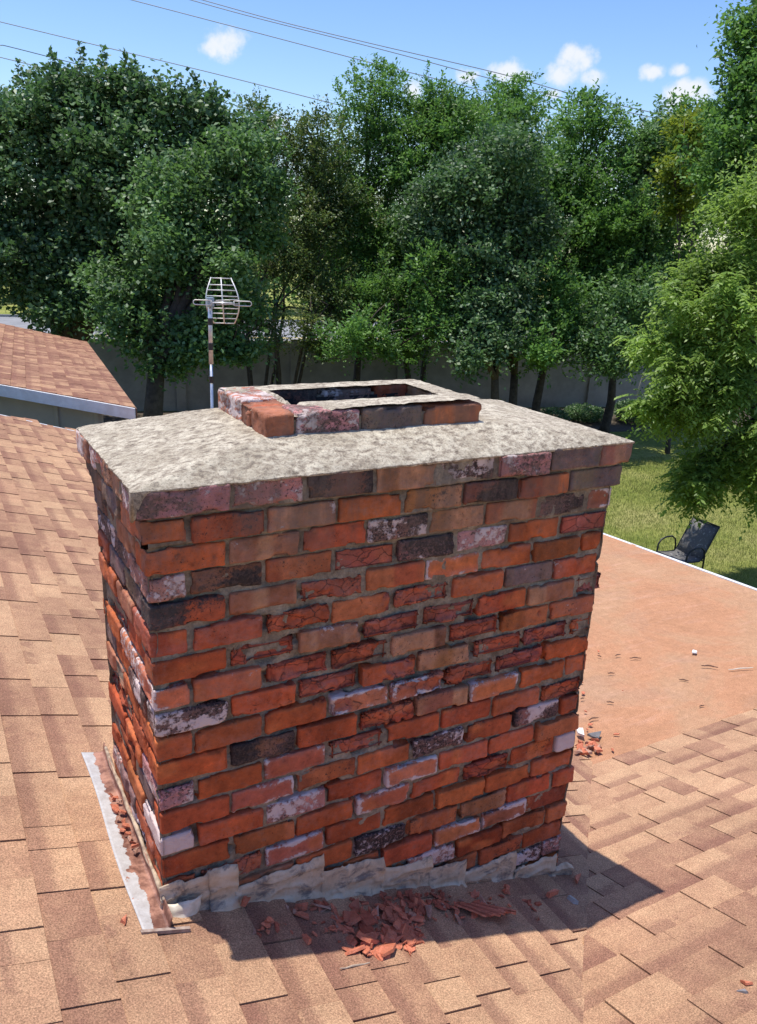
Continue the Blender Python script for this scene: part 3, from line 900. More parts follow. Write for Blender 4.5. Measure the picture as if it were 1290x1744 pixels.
    patch(np.array((0, 0, -.001)), np.array((WB, 0, 0)), np.array((0, 0, zb)), np.array((0, -1., 0)), 300, 360)
    patch(np.array((0, DB, -.001)), np.array((0, -DB, 0)), np.array((0, 0, zb)), np.array((-1., 0, 0)), 110, 320)
    patch(np.array((WB, 0, -.001)), np.array((0, DB, 0)), np.array((0, 0, zb)), np.array((1., 0, 0)), 40, 120)
    patch(np.array((WB, DB, -.001)), np.array((-WB, 0, 0)), np.array((0, 0, zb)), np.array((0, 1., 0)), 60, 120)
    o = mesh_obj('mortar', np.concatenate(mort), np.concatenate(mf), M_MORTAR, ch, True)
    # ---- crown wash
    nx, ny = 300, 150
    e = .030
    X, Y = np.meshgrid(np.linspace(-e - .002, WB + e + .002, nx + 1), np.linspace(-e - .002, DB + e + .002, ny + 1), indexing='ij')
    P = np.stack([X.ravel(), Y.ravel(), np.zeros(X.size)], 1)
    rx0, rx1, ry0, ry1 = .30, .905, .09, .44
    dx = np.minimum((P[:, 0] + e) / (rx0 + e), (WB + e - P[:, 0]) / (WB + e - rx1)); dy = np.minimum((P[:, 1] + e) / (ry0 + e), (DB + e - P[:, 1]) / (DB + e - ry1))
    s = np.clip(np.minimum(dx, dy), 0, 1)
    z = .0015 + .060 * (s ** .85) + (fbm(P, 7, 4, 3) - .5) * .007 * np.clip(s * 6, .25, 1) + (fbm(P, 45, 9, 3) - .5) * .0022 + (vn(P, 110, 19) - .5) * .0016
    bd = np.minimum(np.minimum(P[:, 0] + e + .003, WB + e + .003 - P[:, 0]), np.minimum(P[:, 1] + e + .003, DB + e + .003 - P[:, 1]))
    z = z - sstep(bd, .006, .0) * (.0005 + .0025 * vn(P, 60, 3))
    P[:, 2] = z
    wobx = (vn(P, 45, 21) - .5) * .005 * sstep(bd, .015, 0); P[:, 0] += wobx; P[:, 1] += (vn(P, 45, 23) - .5) * .005 * sstep(bd, .015, 0)
    i = np.arange(nx * ny); a = (i // ny) * (ny + 1) + i % ny
    F = np.stack([a, a + ny + 1, a + ny + 2, a + 1], 1)
    # opening of the flue: drop the faces inside the collar
    cx = X.ravel()[a] + .5 * (WB + 2 * e) / nx; cy = Y.ravel()[a] + .5 * (DB + 2 * e) / ny
    keep = ~((cx > .41) & (cx < .83) & (cy > .195) & (cy < .375))
    F = F[keep]
    # skirt
    rim = [i_ * (ny + 1) for i_ in range(nx + 1)] + [nx * (ny + 1) + j for j in range(1, ny + 1)] + [i_ * (ny + 1) + ny for i_ in range(nx - 1, -1, -1)] + [j for j in range(ny - 1, 0, -1)]
    rimP = P[rim].copy(); low = rimP.copy(); low[:, 2] = -.0030 - .003 * vn(rimP, 40, 6)
    # the corner at the left front is buttered over the brick ends
    near = np.exp(-(((low[:, 0] + e) / .016) ** 2 + ((low[:, 1] + e) / .022) ** 2)); low[:, 2] -= near * .060
    low[:, 0] -= near * .004
    n = len(P) + len(rim); m = len(rim); P = np.concatenate([P, rimP]); rim = list(range(n - m, n))
    ctr = low.copy(); ctr[:, 0] = np.clip(ctr[:, 0], .05, WB - .05); ctr[:, 1] = np.clip(ctr[:, 1], .05, DB - .05); ctr[:, 2] = -.004
    P2 = np.concatenate([P, low, ctr])
    sk = [(rim[i_], n + i_, n + (i_ + 1) % m, rim[(i_ + 1) % m]) for i_ in range(m)] + [(n + i_, n + m + i_, n + m + (i_ + 1) % m, n + (i_ + 1) % m) for i_ in range(m)]
    o = mesh_obj('crown_wash', P2, np.concatenate([F, np.array(sk)]), M_CROWN, ch, True)
    tag(o, 'cream mortar wash sloping up to the flue opening, mottled with dirt')
    # ---- collar of bricks round the flue
    C_ = Bricks(); rg = random.Random(5)
    zb_, zt_ = .048, .112
    fr = [(.30, .372, 'O'), (.378, .545, 'P'), (.552, .722, 'G'), (.729, .905, 'B')]
    TYPES['O2'] = ((.40, .16, .08), .2, .1, .2)
    for a, b, ty in fr:
        C_.brick((a, .09, zb_), (b, .188, zt_ - (.0 if a < .7 else .004)), 'O2' if ty == 'O' else ty, rg, res=.0045, rad=.006, spall=.1)
    C_.brick((.30, .194, zb_), (.405, .262, zt_ + .002), 'O2', rg, rad=.009, spall=.6)
    C_.brick((.30, .268, zb_), (.40, .44, zt_ + .004), 'Q', rg, rad=.006, spall=.1)
    for a, b, ty in [(.406, .56, 'K'), (.567, .73, 'X'), (.737, .905, 'R')]:
        C_.brick((a, .372, zb_), (b, .44, zt_ + .002), ty, rg, res=.007)
    C_.brick((.838, .194, zb_), (.905, .366, zt_), 'T', rg, res=.007)
    col = C_.build('flue_collar', ch); tag(col, 'single course of bricks standing round the flue opening')
    # mortar smeared along the top of the collar
    nx, ny = 130, 76
    X, Y = np.meshgrid(np.linspace(.304, .900, nx + 1), np.linspace(.094, .436, ny + 1), indexing='ij')
    P = np.stack([X.ravel(), Y.ravel(), np.zeros(X.size)], 1)
    nz = fbm(P, 9, 31, 4)
    amt = sstep(nz + .25 * sstep(P[:, 0], .38, .44) + .15 * sstep(P[:, 1], .36, .38) - .55 * sstep(P[:, 0], .42, .38) * sstep(P[:, 1], .285, .26), .36, .55)
    P[:, 2] = zt_ - .008 + amt * .0125 + (fbm(P, 40, 3, 3) - .5) * .004 + .004 * sstep(P[:, 0], .45, .6) * sstep(P[:, 1], .2, .15)
    i = np.arange(nx * ny); a = (i // ny) * (ny + 1) + i % ny
    cx = X.ravel()[a]; cy = Y.ravel()[a]; keep = ~((cx > .412) & (cx < .828) & (cy > .19) & (cy < .368))
    F = np.stack([a, a + ny + 1, a + ny + 2, a + 1], 1)[keep]
    o = mesh_obj('collar_mortar', P, F, M_CROWN, ch, True)
    mb = MB(); mb.box((.31, .1, .03), (.40, .43, .095)); mb.box((.841, .1, .03), (.896, .43, .095)); mb.box((.402, .1, .03), (.839, .18, .095)); mb.box((.402, .38, .03), (.839, .43, .095))
    mb.build('collar_bedding', M_MORTAR, ch)
    # soot lined flue shaft
    mb = MB(); x0, x1, y0, y1 = .404, .834, .189, .371
    v = [(x0, y0, .09), (x1, y0, .09), (x1, y1, .09), (x0, y1, .09), (x0, y0, -1.3), (x1, y0, -1.3), (x1, y1, -1.3), (x0, y1, -1.3)]
    mb.add(v, [(0, 4, 5, 1), (1, 5, 6, 2), (2, 6, 7, 3), (3, 7, 4, 0), (4, 7, 6, 5)])
    mb.build('flue_liner', M_SOOT, ch)
    # ---- flashing on the uphill side: pan on the shingles with an upstand
    ny = 90; prof = []
    Ys = np.linspace(-.078, .70, ny + 1)
    rows = []
    us = np.linspace(0, 1, 15)
    P = []
    for y in Ys:
        for u in us:
            xl = -.071 - .004 * math.sin(y * 9)
            if u < .66:
                x = xl + (u / .66) * (-.006 - xl); zz = zA(x, y) + .011 + .006 * (u / .66) ** 3
            else:
                k = (u - .66) / .34; x = -.006 + .003 * k - .004 * k * math.sin(y * 14) ; zz = zA(-.006, y) + .017 + .034 * k + .004 * math.sin(y * 23) * k
            P.append((x, y, zz))
    P = np.array(P); P[:, 2] += (vn(P, 12, 3) - .5) * .006
    nu = len(us)
    F = [];
    for j in range(ny):
        for i_ in range(nu - 1): a = j * nu + i_; F.append((a, a + 1, a + nu + 1, a + nu))
    o = mesh_obj('side_flashing', P, np.array(F), M_FLASH, ch, True)
    sd = o.modifiers.new('thickness', 'SOLIDIFY'); sd.thickness = .0022; sd.offset = 0
    tag(o, 'metal flashing with peeling rust brown and white paint on the uphill side')
    mb = MB()
    # pale cement bead between upstand and bricks
    pts = [( -.004, y, zA(0, y) + .052 + .006 * math.sin(y * 31)) for y in np.linspace(-.02, .66, 24)]
    mb.tube(pts, [.0035 + .003 * abs(math.sin(i_ * 2.3)) for i_ in range(24)], 8)
    mb.build('sealant_bead', simple('pale_sealant', (0.52, 0.40, 0.27), .8, noise=(0.20, 0.13, 0.09), nscale=40, bump=.8), ch, True)
    # lip of the pan
    mb = MB(); mb.prism([(-.074, -.083), (.040, -.088), (.040, -.079), (-.074, -.074)], lambda x, y: zA(x, y) + .006, lambda x, y: zA(x, y) + .016)
    mb.build('pan_edge', simple('pale_metal_edge', (0.42, 0.33, 0.27), .6, noise=(0.25, 0.17, 0.13), nscale=40), ch)
    # ---- stepped flashing on the front face
    tops = [(-.006, .112, -1.000, -1.012), (.116, .180, -1.006, -1.016), (.184, .424, -1.092, -1.076), (.428, .612, -1.128, -1.150), (.616, .780, -1.197, -1.226), (.784, .905, -1.262, -1.272),
            (.909, 1.105, -1.330, -1.318), (1.109, 1.278, -1.392, -1.398), (1.270, 1.345, -1.440, -1.452)]
    for j, (xa, xb, za, zb2) in enumerate(tops):
        xb += .006; xa -= .006
        nu, nv = max(4, int((xb - xa) / .006)), 22
        Ug, Vg = np.meshgrid(np.linspace(0, 1, nu + 1), np.linspace(0, 1, nv + 1), indexing='ij')
        x = xa + (xb - xa) * Ug
        q = np.stack([x.ravel() * 1., np.zeros(x.size), np.zeros(x.size)], 1)
        topz = za + (zb2 - za) * Ug.ravel() + (vn(q, 34, 40 + j) - .5) * .016 + (vn(q, 120, 44 + j) - .5) * .006
        botz = zA(x.ravel(), 0) - .012
        zz = topz * (1 - Vg.ravel()) + botz * Vg.ravel()
        Pp = np.stack([x.ravel(), np.zeros(x.size), zz], 1)
        ridge = 1 - 2 * np.abs(vn(Pp * np.array([1, 1, 2.4]), 13, 50 + j) - .5)
        bulge = (ridge ** 6) * .008 + (fbm(Pp, 40, 57 + j, 3) - .5) * .003
        kick = sstep(Vg.ravel(), .72, 1.0) * (.022 if j % 2 else .014)
        Pp[:, 1] = -.0085 - .0022 * (j % 2) - bulge - kick + .006 * sstep(Vg.ravel(), .1, 0)
        Pp[:, 0] += (vn(Pp, 30, 70 + j) - .5) * .008
        if j == 8: Pp[:, 1] -= .012 * (Ug.ravel()); 
        i = np.arange(nu * nv); a = (i // nv) * (nv + 1) + i % nv
        o = mesh_obj('step_flashing', Pp, np.stack([a, a + nv + 1, a + nv + 2, a + 1], 1), M_CEM, ch, True)
        sd = o.modifiers.new('thickness', 'SOLIDIFY'); sd.thickness = .0012
    # torn corner piece curling off at the left
    nu, nv = 14, 12
    Pp = []
    for i_ in range(nu + 1):
        for j_ in range(nv + 1):
            u, v_ = i_ / nu, j_ / nv
            x = .004 + .085 * u * (1 - .25 * v_); z = -1.055 - .055 * v_ - .03 * u * v_
            y = -.016 - .040 * v_ * (1 - u * .6) - .012 * math.sin(u * 3)
            Pp.append((x, y, z))
    Pp = np.array(Pp); Pp += (np.stack([vn(Pp, 60, s_) for s_ in (1, 2, 3)], 1) - .5) * .007
    i = np.arange(nu * nv); a = (i // nv) * (nv + 1) + i % nv
    o = mesh_obj('torn_flashing_corner', Pp, np.stack([a, a + nv + 1, a + nv + 2, a + 1], 1), simple('cream_paint', (0.62, 0.52, 0.38), .7, noise=(0.75, 0.68, 0.55), nscale=40, bump=.5), ch, True)
    sd = o.modifiers.new('thickness', 'SOLIDIFY'); sd.thickness = .003
    return ch
chimney_obj = chimney()


# ================================================================== BRICK DEBRIS
def mat_shard(name, c1, c2):
    m, t, p = material(name)
    o = t.obj(); n = t.noise(o, 60, 5, .65); n2 = t.noise(o, 300, 4, .7)
    rnd = t.new('ShaderNodeObjectInfo').outputs['Random']
    c = t.mix(t.step(n, .3, .7), c1, c2)
    c = t.mix(1, c, t.ramp(rnd, [(0, .78), (1, 1.15)]), 'MULTIPLY')
    c = t.mix(1, c, t.ramp(n2, [(.3, .75), (.7, 1.2)]), 'MULTIPLY')
    t.put(p.inputs['Base Color'], c); p.inputs['Roughness'].default_value = .9; p.inputs['Specular IOR Level'].default_value = .2
    t.put(p.inputs['Normal'], t.bump(n2, .6, .003))
    return m
M_SH1 = mat_shard('broken_brick', (.52, .16, .085), (.62, .22, .13)); M_SH2 = mat_shard('broken_brick_dark', (.34, .095, .055), (.46, .14, .08)); M_SH3 = mat_shard('broken_brick_mortar', (.42, .20, .13), (.46, .30, .22))
srng = random.Random(31)


def shard_mesh(size, thick, rng):
    n = rng.randint(5, 8)
    an = sorted(rng.uniform(0, 2 * math.pi) for _ in range(n))
    el = rng.uniform(.5, .95)
    pts = [(math.cos(a) * size * rng.uniform(.6, 1.1), math.sin(a) * size * el * rng.uniform(.6, 1.1)) for a in an]
    tz = [rng.uniform(-.25, .35) * thick for _ in range(n)]
    v = [(x * 1.06, y * 1.06, -thick / 2 + rng.uniform(-.2, .2) * thick) for x, y in pts] + [(x, y, thick / 2 + z) for (x, y), z in zip(pts, tz)]
    cx = sum(p[0] for p in pts) / n; cy = sum(p[1] for p in pts) / n
    v.append((cx, cy, thick * rng.uniform(.45, .8))); v.append((cx, cy, -thick * .5))
    f = []
    for i in range(n):
        j = (i + 1) % n
        f += [(i, j, n + j, n + i), (n + i, n + j, 2 * n), (j, i, 2 * n + 1)]
    return v, f


def shard(x, y, z, size, thick, tilt, label, group, mat=None, name='brick_shard', cat='brick shard', slope='A', rot=None):
    v, f = shard_mesh(size, thick, srng)
    mat = mat or srng.choice([M_SH1, M_SH1, M_SH1, M_SH2, M_SH3])
    me = bpy.data.meshes.new(name); me.from_pydata(v, [], f); me.materials.append(mat)
    o = bpy.data.objects.new(name, me); COL.objects.link(o)
    base = Vector((SL, 0, 1)) if slope == 'A' else (Vector((0, SL, 1)) if slope == 'B' else Vector((0, .06, 1)))
    nrm = (base.normalized() + Vector((srng.gauss(0, tilt), srng.gauss(0, tilt), 0))).normalized()
    q = nrm.to_track_quat('Z', 'Y').to_matrix().to_4x4() @ Matrix.Rotation(srng.uniform(0, 6.28) if rot is None else rot, 4, 'Z')
    o.matrix_world = Matrix.Translation((x, y, z)) @ q
    return tag(o, label, cat, group)


def heap(cx, cy, rx, ry, n, size, height, label, group, zf=zA, slope='A', mat=None, tilt=.35):
    for _ in range(n):
        a = srng.uniform(0, 6.28); r = math.sqrt(srng.random())
        x = cx + math.cos(a) * r * rx; y = min(cy + math.sin(a) * r * ry, -.03 if slope == 'A' and cx > .05 and x > .0 else 99)
        s = size * srng.choice([.45, .6, .8, 1.0, 1.35]) * srng.uniform(.85, 1.15); th = max(.003, s * srng.uniform(.09, .26))
        h_ = height * (1 - r) * srng.random()
        shard(x, y, zf(x, y) + .008 + th * .5 + h_, s, th, tilt if h_ < .01 else .5, label, group, mat, slope=slope)


L1 = 'orange brick shard in the rubble heap on the shingles in front of the chimney'; G1 = 'brick shards heaped in front of the chimney'
heap(.225, -.10, .045, .035, 10, .017, .02, 'small brick crumb in the little cluster below the left end of the front flashing', 'crumbs below the left end of the front flashing')
heap(.40, -.08, .05, .04, 8, .020, .012, L1, G1)
heap(.40, -.15, .035, .035, 8, .022, .02, L1, G1)
heap(.55, -.12, .13, .065, 40, .028, .022, L1, G1)
heap(.52, -.195, .12, .042, 26, .029, .018, L1, G1, mat=M_SH1)
heap(.47, -.235, .06, .020, 12, .020, .015, L1, G1, mat=M_SH1)
heap(.575, -.225, .035, .020, 6, .032, .02, L1, G1, mat=M_SH1)
heap(.63, -.15, .05, .05, 12, .020, .02, L1, G1)
heap(.75, -.075, .07, .03, 12, .019, .02, L1, G1, mat=M_SH2)
heap(.62, -.055, .24, .025, 34, .014, .012, 'dark red flake in the band of litter hard against the front flashing', 'dark flakes against the front flashing', mat=M_SH2)
heap(.60, -.10, .12, .04, 16, .024, .03, L1, G1)
heap(.74, -.12, .16, .055, 32, .025, .010, L1, G1)
heap(.33, -.10, .10, .05, 12, .018, .006, L1, G1)
heap(1.02, -.12, .11, .05, 16, .017, .008, 'thin flat brick flake scattered between the split brick and the right corner of the chimney', 'thin flakes near the right foot of the chimney')
# one brick split into a fan of long thin leaves standing on edge
G2 = 'thin leaves of one split brick'
def leaf_plate(x, y, z, L, Wd, th, yaw, lean, mat):
    n = 9; v = []; rg = srng
    up = [(i / (n - 1) * L - L / 2, Wd / 2 * (1 - .5 * abs(i / (n - 1) * 2 - 1) ** 2) * rg.uniform(.75, 1.1)) for i in range(n)]
    lo = [(i / (n - 1) * L - L / 2, -Wd / 2 * rg.uniform(.8, 1.05)) for i in range(n - 1, -1, -1)]
    pts = up + lo; m = len(pts)
    v = [(px, py, -th / 2 + rg.uniform(-.0008, .0008)) for px, py in pts] + [(px * .98, py * .97, th / 2 + rg.uniform(-.0008, .0008)) for px, py in pts]
    f = [tuple(range(m - 1, -1, -1)), tuple(range(m, 2 * m))] + [(i, (i + 1) % m, m + (i + 1) % m, m + i) for i in range(m)]
    me = bpy.data.meshes.new('brick_shard'); me.from_pydata(v, [], f); me.materials.append(mat)
    o = bpy.data.objects.new('brick_shard', me); COL.objects.link(o)
    o.matrix_world = Matrix.Translation((x, y, z)) @ Matrix.Rotation(yaw, 4, 'Z') @ Matrix.Rotation(lean, 4, 'X')
    tag(o, 'thin brick leaf in the fanned stack right of the rubble heap', 'brick shard', G2)
for i in range(10):
    k = i / 9
    leaf_plate(.845 + .085 * k, -.135 - .02 * k + .004 * srng.uniform(-1, 1), zA(.845 + .085 * k, 0) + .022 + .008 * k, .115 * srng.uniform(.75, 1.05), .042, .0048, -.95 + .05 * i * .5, -.55 - .08 * i * .4, [M_SH1, M_SH2, M_SH1][i % 3])
heap(.885, -.12, .06, .05, 9, .018, .02, 'small crumb among the fanned leaves of the split brick', 'crumbs among the split brick')
shard(1.04, -.075, zA(1.04, 0) + .022, .030, .012, .15, 'orange brick chunk against the front flashing right of the split brick', None, M_SH1)
shard(.200, -.030, zA(.2, 0) + .03, .020, .010, .5, 'upright brick flake leaning on the left end of the front flashing', None, M_SH1)
shard(.345, -.05, zA(.345, 0) + .015, .020, .014, .2, 'rounded pink brick lump near the flashing, left of the rubble heap', None, M_SH1)
shard(.312, -.163, zA(.312, 0) + .015, .020, .011, .3, 'single orange brick chunk at the edge of the chimney shadow, left of the heap', None, M_SH1)
shard(-.095, -.033, zA(-.095, 0) + .013, .019, .007, .1, 'lone orange brick chip on the shingles left of the side flashing', None, M_SH1)
shard(1.195, -.122, zA(1.195, 0) + .017, .042, .014, .05, 'large flat broken brick face at the right foot of the chimney', None, M_SH1, rot=.4)
shard(1.262, -.142, zA(1.262, 0) + .013, .034, .010, .08, 'pale mortar slab beside the large flat broken brick', None, simple('pale_mortar', (.5, .47, .42), .9, noise=(.35, .32, .28), nscale=50, bump=.5), name='mortar_piece', cat='mortar piece')
shard(1.352, -.055, zA(1.35, 0) + .016, .028, .009, .12, 'orange brick shard at the right corner of the chimney base', None, M_SH1)
shard(1.10, -.135, zA(1.1, 0) + .013, .014, .008, .2, 'small dark brick crumb between the split brick and the large flat piece', None, M_SH2)
shard(1.05, -.19, zA(1.05, 0) + .012, .012, .006, .2, 'tiny brick sliver in the chimney shadow below the split brick', None, M_SH2)
shard(1.352, -.669, zB(1.35, -.669) + .013, .021, .007, .08, 'orange brick chip on the shingles near the lower right of the roof', None, M_SH1, slope='B')
shard(1.310, -.690, zB(1.31, -.69) + .011, .017, .005, .1, 'grey mortar flake beside the chip near the lower right of the roof', None, simple('grey_flake', (.26, .24, .25), .9, noise=(.16, .15, .15), nscale=60), name='mortar_piece', cat='mortar piece', slope='B')
G3 = 'brick chips caught in the side flashing'
for y in np.linspace(.20, .455, 15):
    shard(-.024 + .012 * srng.uniform(-1, 1), float(y) + .006 * srng.uniform(-1, 1), zA(-.02, 0) + .023 + .004 * srng.random(), .0115 * srng.uniform(.8, 1.4), .006, .4, 'brick chip lying in the pan of the side flashing', G3, srng.choice([M_SH1, M_SH1, M_SH3]))
G4 = 'brick chips on the low roof beside the chimney'
for _ in range(22):
    x = 2.19 + .07 * srng.gauss(0, .6); y = .77 + .06 * srng.gauss(0, .6)
    shard(x, y, max(zC(x, y), zA(x, y)) + .014 + .012 * srng.random(), .022 * srng.uniform(.6, 1.3), .012, .4, 'brick chip in the small pile where the low roof meets the chimney side', G4, srng.choice([M_SH1, M_SH1, M_SH3]), slope='C')
for x, y in [(2.35, .93), (2.42, 1.04), (2.55, 1.20), (2.30, .90), (2.62, 1.30), (3.0, 1.56), (2.75, 1.12), (2.28, .70), (2.40, .80)]:
    shard(x, y, zC(x, y) + .012, .012 * srng.uniform(.7, 1.5), .004, .2, 'small brick flake strewn on the low roof beyond the chip pile', 'brick flakes strewn on the low roof', M_SH1, slope='C')
shard(2.30, .83, zC(2.3, .83) + .02, .045, .012, .1, 'dark grey mortar slab on the brick chip pile beside the chimney', None, simple('dark_mortar', (.12, .115, .12), .9, noise=(.2, .19, .18), nscale=40), name='mortar_piece', cat='mortar piece', slope='C')
shard(2.235, .87, zC(2.23, .87) + .03, .030, .012, .2, 'white mortar chip at the top of the chip pile beside the chimney', None, simple('white_mortar', (.72, .70, .66), .9), name='mortar_piece', cat='mortar piece', slope='C')
shard(3.506, 1.293, zC(3.5, 1.29) + .012, .028, .006, .05, 'small white paper scrap alone on the salmon coloured low roof', None, simple('white_scrap', (.75, .77, .74), .8), name='paper_scrap', cat='paper scrap', slope='C')
# slivers and twigs on the low roof
M_TWIG = simple('dry_twig', (.10, .05, .035), .9, noise=(.2, .11, .07), nscale=60)
M_TWIGP = simple('pale_stick', (.6, .55, .45), .9)
def twig(x, y, zf, L, ang, label, group=None, mat=None, r=.004, name='twig', bend=.15, cat='twig'):
    mb = MB(); pts = []
    for i in range(6):
        s = (i / 5 - .5) * L; b_ = bend * L * math.cos((i / 5 - .5) * 3.1)
        px, py = x + math.cos(ang) * s - math.sin(ang) * b_, y + math.sin(ang) * s + math.cos(ang) * b_
        pts.append((px, py, zf(px, py) + .007 + r + .004 * abs(math.cos(i * 1.3))))
    mb.tube(pts, [r * (1 - .5 * abs(i / 2.5 - 1)) for i in range(6)], 6)
    return tag(mb.build(name, mat or M_TWIG, loc=(x, y, zf(x, y))), label, cat, group)
G5 = 'dark twigs scattered on the low roof near the chimney'
for (x, y) in [(2.95, 1.50), (3.06, 1.46), (3.12, 1.38), (2.50, 1.15), (2.60, 1.05), (2.85, 1.30), (2.40, .96)]:
    twig(x, y, zC, srng.uniform(.02, .07), srng.uniform(-1.4, .3), 'short dark twig on the low roof close to the chimney edge', G5)
twig(3.42, 1.10, zC, .09, -.75, 'curved brown twig below the white scrap on the low roof', None, r=.005)
twig(3.56, 1.00, zC, .16, -.30, 'long pale stick near the right side of the low roof', None, M_TWIGP, r=.004, bend=.02)
twig(3.15, 1.05, zC, .05, -.9, 'tiny dark twig alone in the middle of the low roof', None)
twig(3.0, .80, zC, .03, -.2, 'tiny dark twig just above the shingle edge of the low roof', None)
twig(.395, -.266, zA, .085, .05, 'pale nail lying on the shingles in front of the rubble heap', None, simple('rusty_nail', (.5, .4, .3), .6, .3), r=.0028, name='nail', bend=.01, cat='nail')


# ================================================================== ANTENNA
def antenna():
    bx, by = 1.62, 4.62
    zr = zA(bx, by)
    an = thing('television_antenna', 'silver television antenna with grid reflector on a mast behind the chimney', 'antenna', (bx, by, zr))
    mb = MB(); mb.tube([(bx, by, zr - .05), (bx, by, -.45)], .012, 10); mb.tube([(bx, by, -.47), (bx, by, .03)], .017, 10); mb.build('mast', M_GALV, an, True)
    for z in (-.59, -.335, -.145):
        mb = MB(); mb.tube([(bx, by, z - .026), (bx, by, z + .026)], .0205, 12); mb.build('mast_collar', M_BLACK, an)
    # axes: right as the camera sees it, and the boom direction (towards the street)
    rt = Vector((.876, -.481, 0)).normalized(); rt = Matrix.Rotation(R(10), 3, 'Z') @ rt
    fw = Vector((-rt.y, rt.x, 0)); up = Vector((0, 0, 1))
    c = Vector((bx, by, .0)) + rt * .095
    def Pt(a, b, z): return tuple(c + rt * a + fw * b + up * z)
    prof = lambda z: .10 * (z / .17) ** 2  # reflector bows toward the boom at top and bottom
    wid = lambda z: .062 + .062 * math.cos(min(1, abs(z) / .17) * 1.35)
    mb = MB()
    zs = np.linspace(-.165, .175, 13)
    for s in (-1, 0, 1):
        mb.tube([Pt(s * wid(z) + .02 * (-z / .17) * .5, prof(z), z) for z in zs], .0052, 6)
    for z in (-.165, -.125, -.085, -.045, .045, .088, .125, .172):
        sh = .02 * (-z / .17) * .5
        mb.tube([Pt(-wid(z) + sh, prof(z), z), Pt(wid(z) + sh, prof(z), z)], .0042, 6)
    mb.build('reflector', M_ALU, an, True)
    for s in (-1, 1):
        mb = MB(); L = .115; r = .017; x0 = .085
        loop = [(s * x0, 0, r)] + [(s * (x0 + L * k), 0, r) for k in (.33, .66, 1)] + [(s * (x0 + L + r * math.sin(a)), 0, r * math.cos(a)) for a in (.5, 1.05, 1.57, 2.1, 2.64)] + [(s * (x0 + L * k), 0, -r) for k in (1, .66, .33, 0)]
        loop.append(loop[0])
        mb.tube([Pt(a, -.06, z) for a, b, z in loop], .0042, 6)
        mb.build('dipole_loop', M_ALU, an, True)
    mb = MB(); mb.tube([Pt(0, -.13, .0), Pt(0, .14, .0)], .008, 8)
    for b in (-.12, -.09, -.03):
        mb.tube([Pt(-.075, b, .004), Pt(.075, b, .004)], .0035, 6)
    for b, z0 in ((-.10, .02), (.0, -.02)):
        mb.tube([Pt(-.05, b, z0), Pt(.12, b, z0 + .012)], .0035, 6)
    mb.build('boom', M_ALU, an, True)
    mb = MB(); a, b, z = c + rt * -.095 - fw * .02, 0, 0
    mb.box((a[0] - .026, a[1] - .026, a[2] - .03), (a[0] + .026, a[1] + .026, a[2] + .035))
    mb.build('balun_housing', simple('blue_grey_plastic', (.28, .36, .42), .5), an)
antenna()


# ================================================================== LAWN CHAIR
def chair():
    cx, cy = 8.95, 5.91
    ch = thing('lawn_chair', 'black metal lawn chair with grey mesh sling at the edge of the tree shade', 'chair', (cx, cy, GZ))
    hw = .235
    m = simple('black_powder_coat', (.018, .018, .02), .45)
    # side section of the sling, chair faces -x
    prof = [(-.20, .37), (-.02, .345), (.14, .335), (.19, .36), (.27, .50), (.36, .66), (.45, .82)]
    mb = MB()
    for s in (-1, 1): mb.tube([(cx + a, cy + s * hw, GZ + z) for a, z in prof], .011, 8)
    mb.tube([(cx + prof[-1][0], cy - hw, GZ + prof[-1][1]), (cx + prof[-1][0], cy + hw, GZ + prof[-1][1])], .011, 8)
    mb.tube([(cx + prof[0][0], cy - hw, GZ + prof[0][1]), (cx + prof[0][0], cy + hw, GZ + prof[0][1])], .011, 8)
    mb.build('seat_frame', m, ch, True)
    # sling
    ms, t, p = material('sling_mesh')
    o_ = t.obj(); wv = t.noise(t.map(o_, (1, 1, 1)), 24, 4, .6); fine = t.noise(o_, 300, 2, .5)
    c = t.mix(t.step(wv, .55, .68), (.12, .115, .11), (.34, .33, .31)); c = t.mix(1, c, t.ramp(fine, [(.35, .7), (.65, 1.2)]), 'MULTIPLY')
    t.put(p.inputs['Base Color'], c); p.inputs['Roughness'].default_value = .7
    def sl(i0, i1, name):
        V = []; F = []; pr = prof[i0:i1]; n = 9
        for a, z in pr:
            for k in range(n):
                y = (k / (n - 1) * 2 - 1); V.append((cx + a + .02 * (1 - y * y) * .5, cy + y * (hw - .006), GZ + z - .018 * (1 - y * y)))
        for i in range(len(pr) - 1):
            for k in range(n - 1): a_ = i * n + k; F.append((a_, a_ + 1, a_ + n + 1, a_ + n))
        o = mesh_obj(name, V, F, ms, ch, True); sd = o.modifiers.new('t', 'SOLIDIFY'); sd.thickness = .004
    sl(0, 4, 'seat'); sl(3, 7, 'backrest')
    for s in (-1, 1):
        mb = MB(); y = cy + s * (hw + .03)
        arc = [(-.17, 0), (-.18, .30), (-.17, .46), (-.12, .53), (-.02, .555), (.10, .55), (.17, .50), (.20, .40), (.20, .0)]
        mb.tube([(cx + a, y, GZ + z + .01) for a, z in arc], .013, 8)
        mb.build('arm', m, ch, True)
    mb = MB()
    mb.tube([(cx - .17, cy - hw - .03, GZ + .28), (cx - .17, cy + hw + .03, GZ + .28)], .010, 6); mb.tube([(cx + .2, cy - hw - .03, GZ + .34), (cx + .2, cy + hw + .03, GZ + .34)], .010, 6)
    mb.build('stretcher', m, ch, True)
chair()


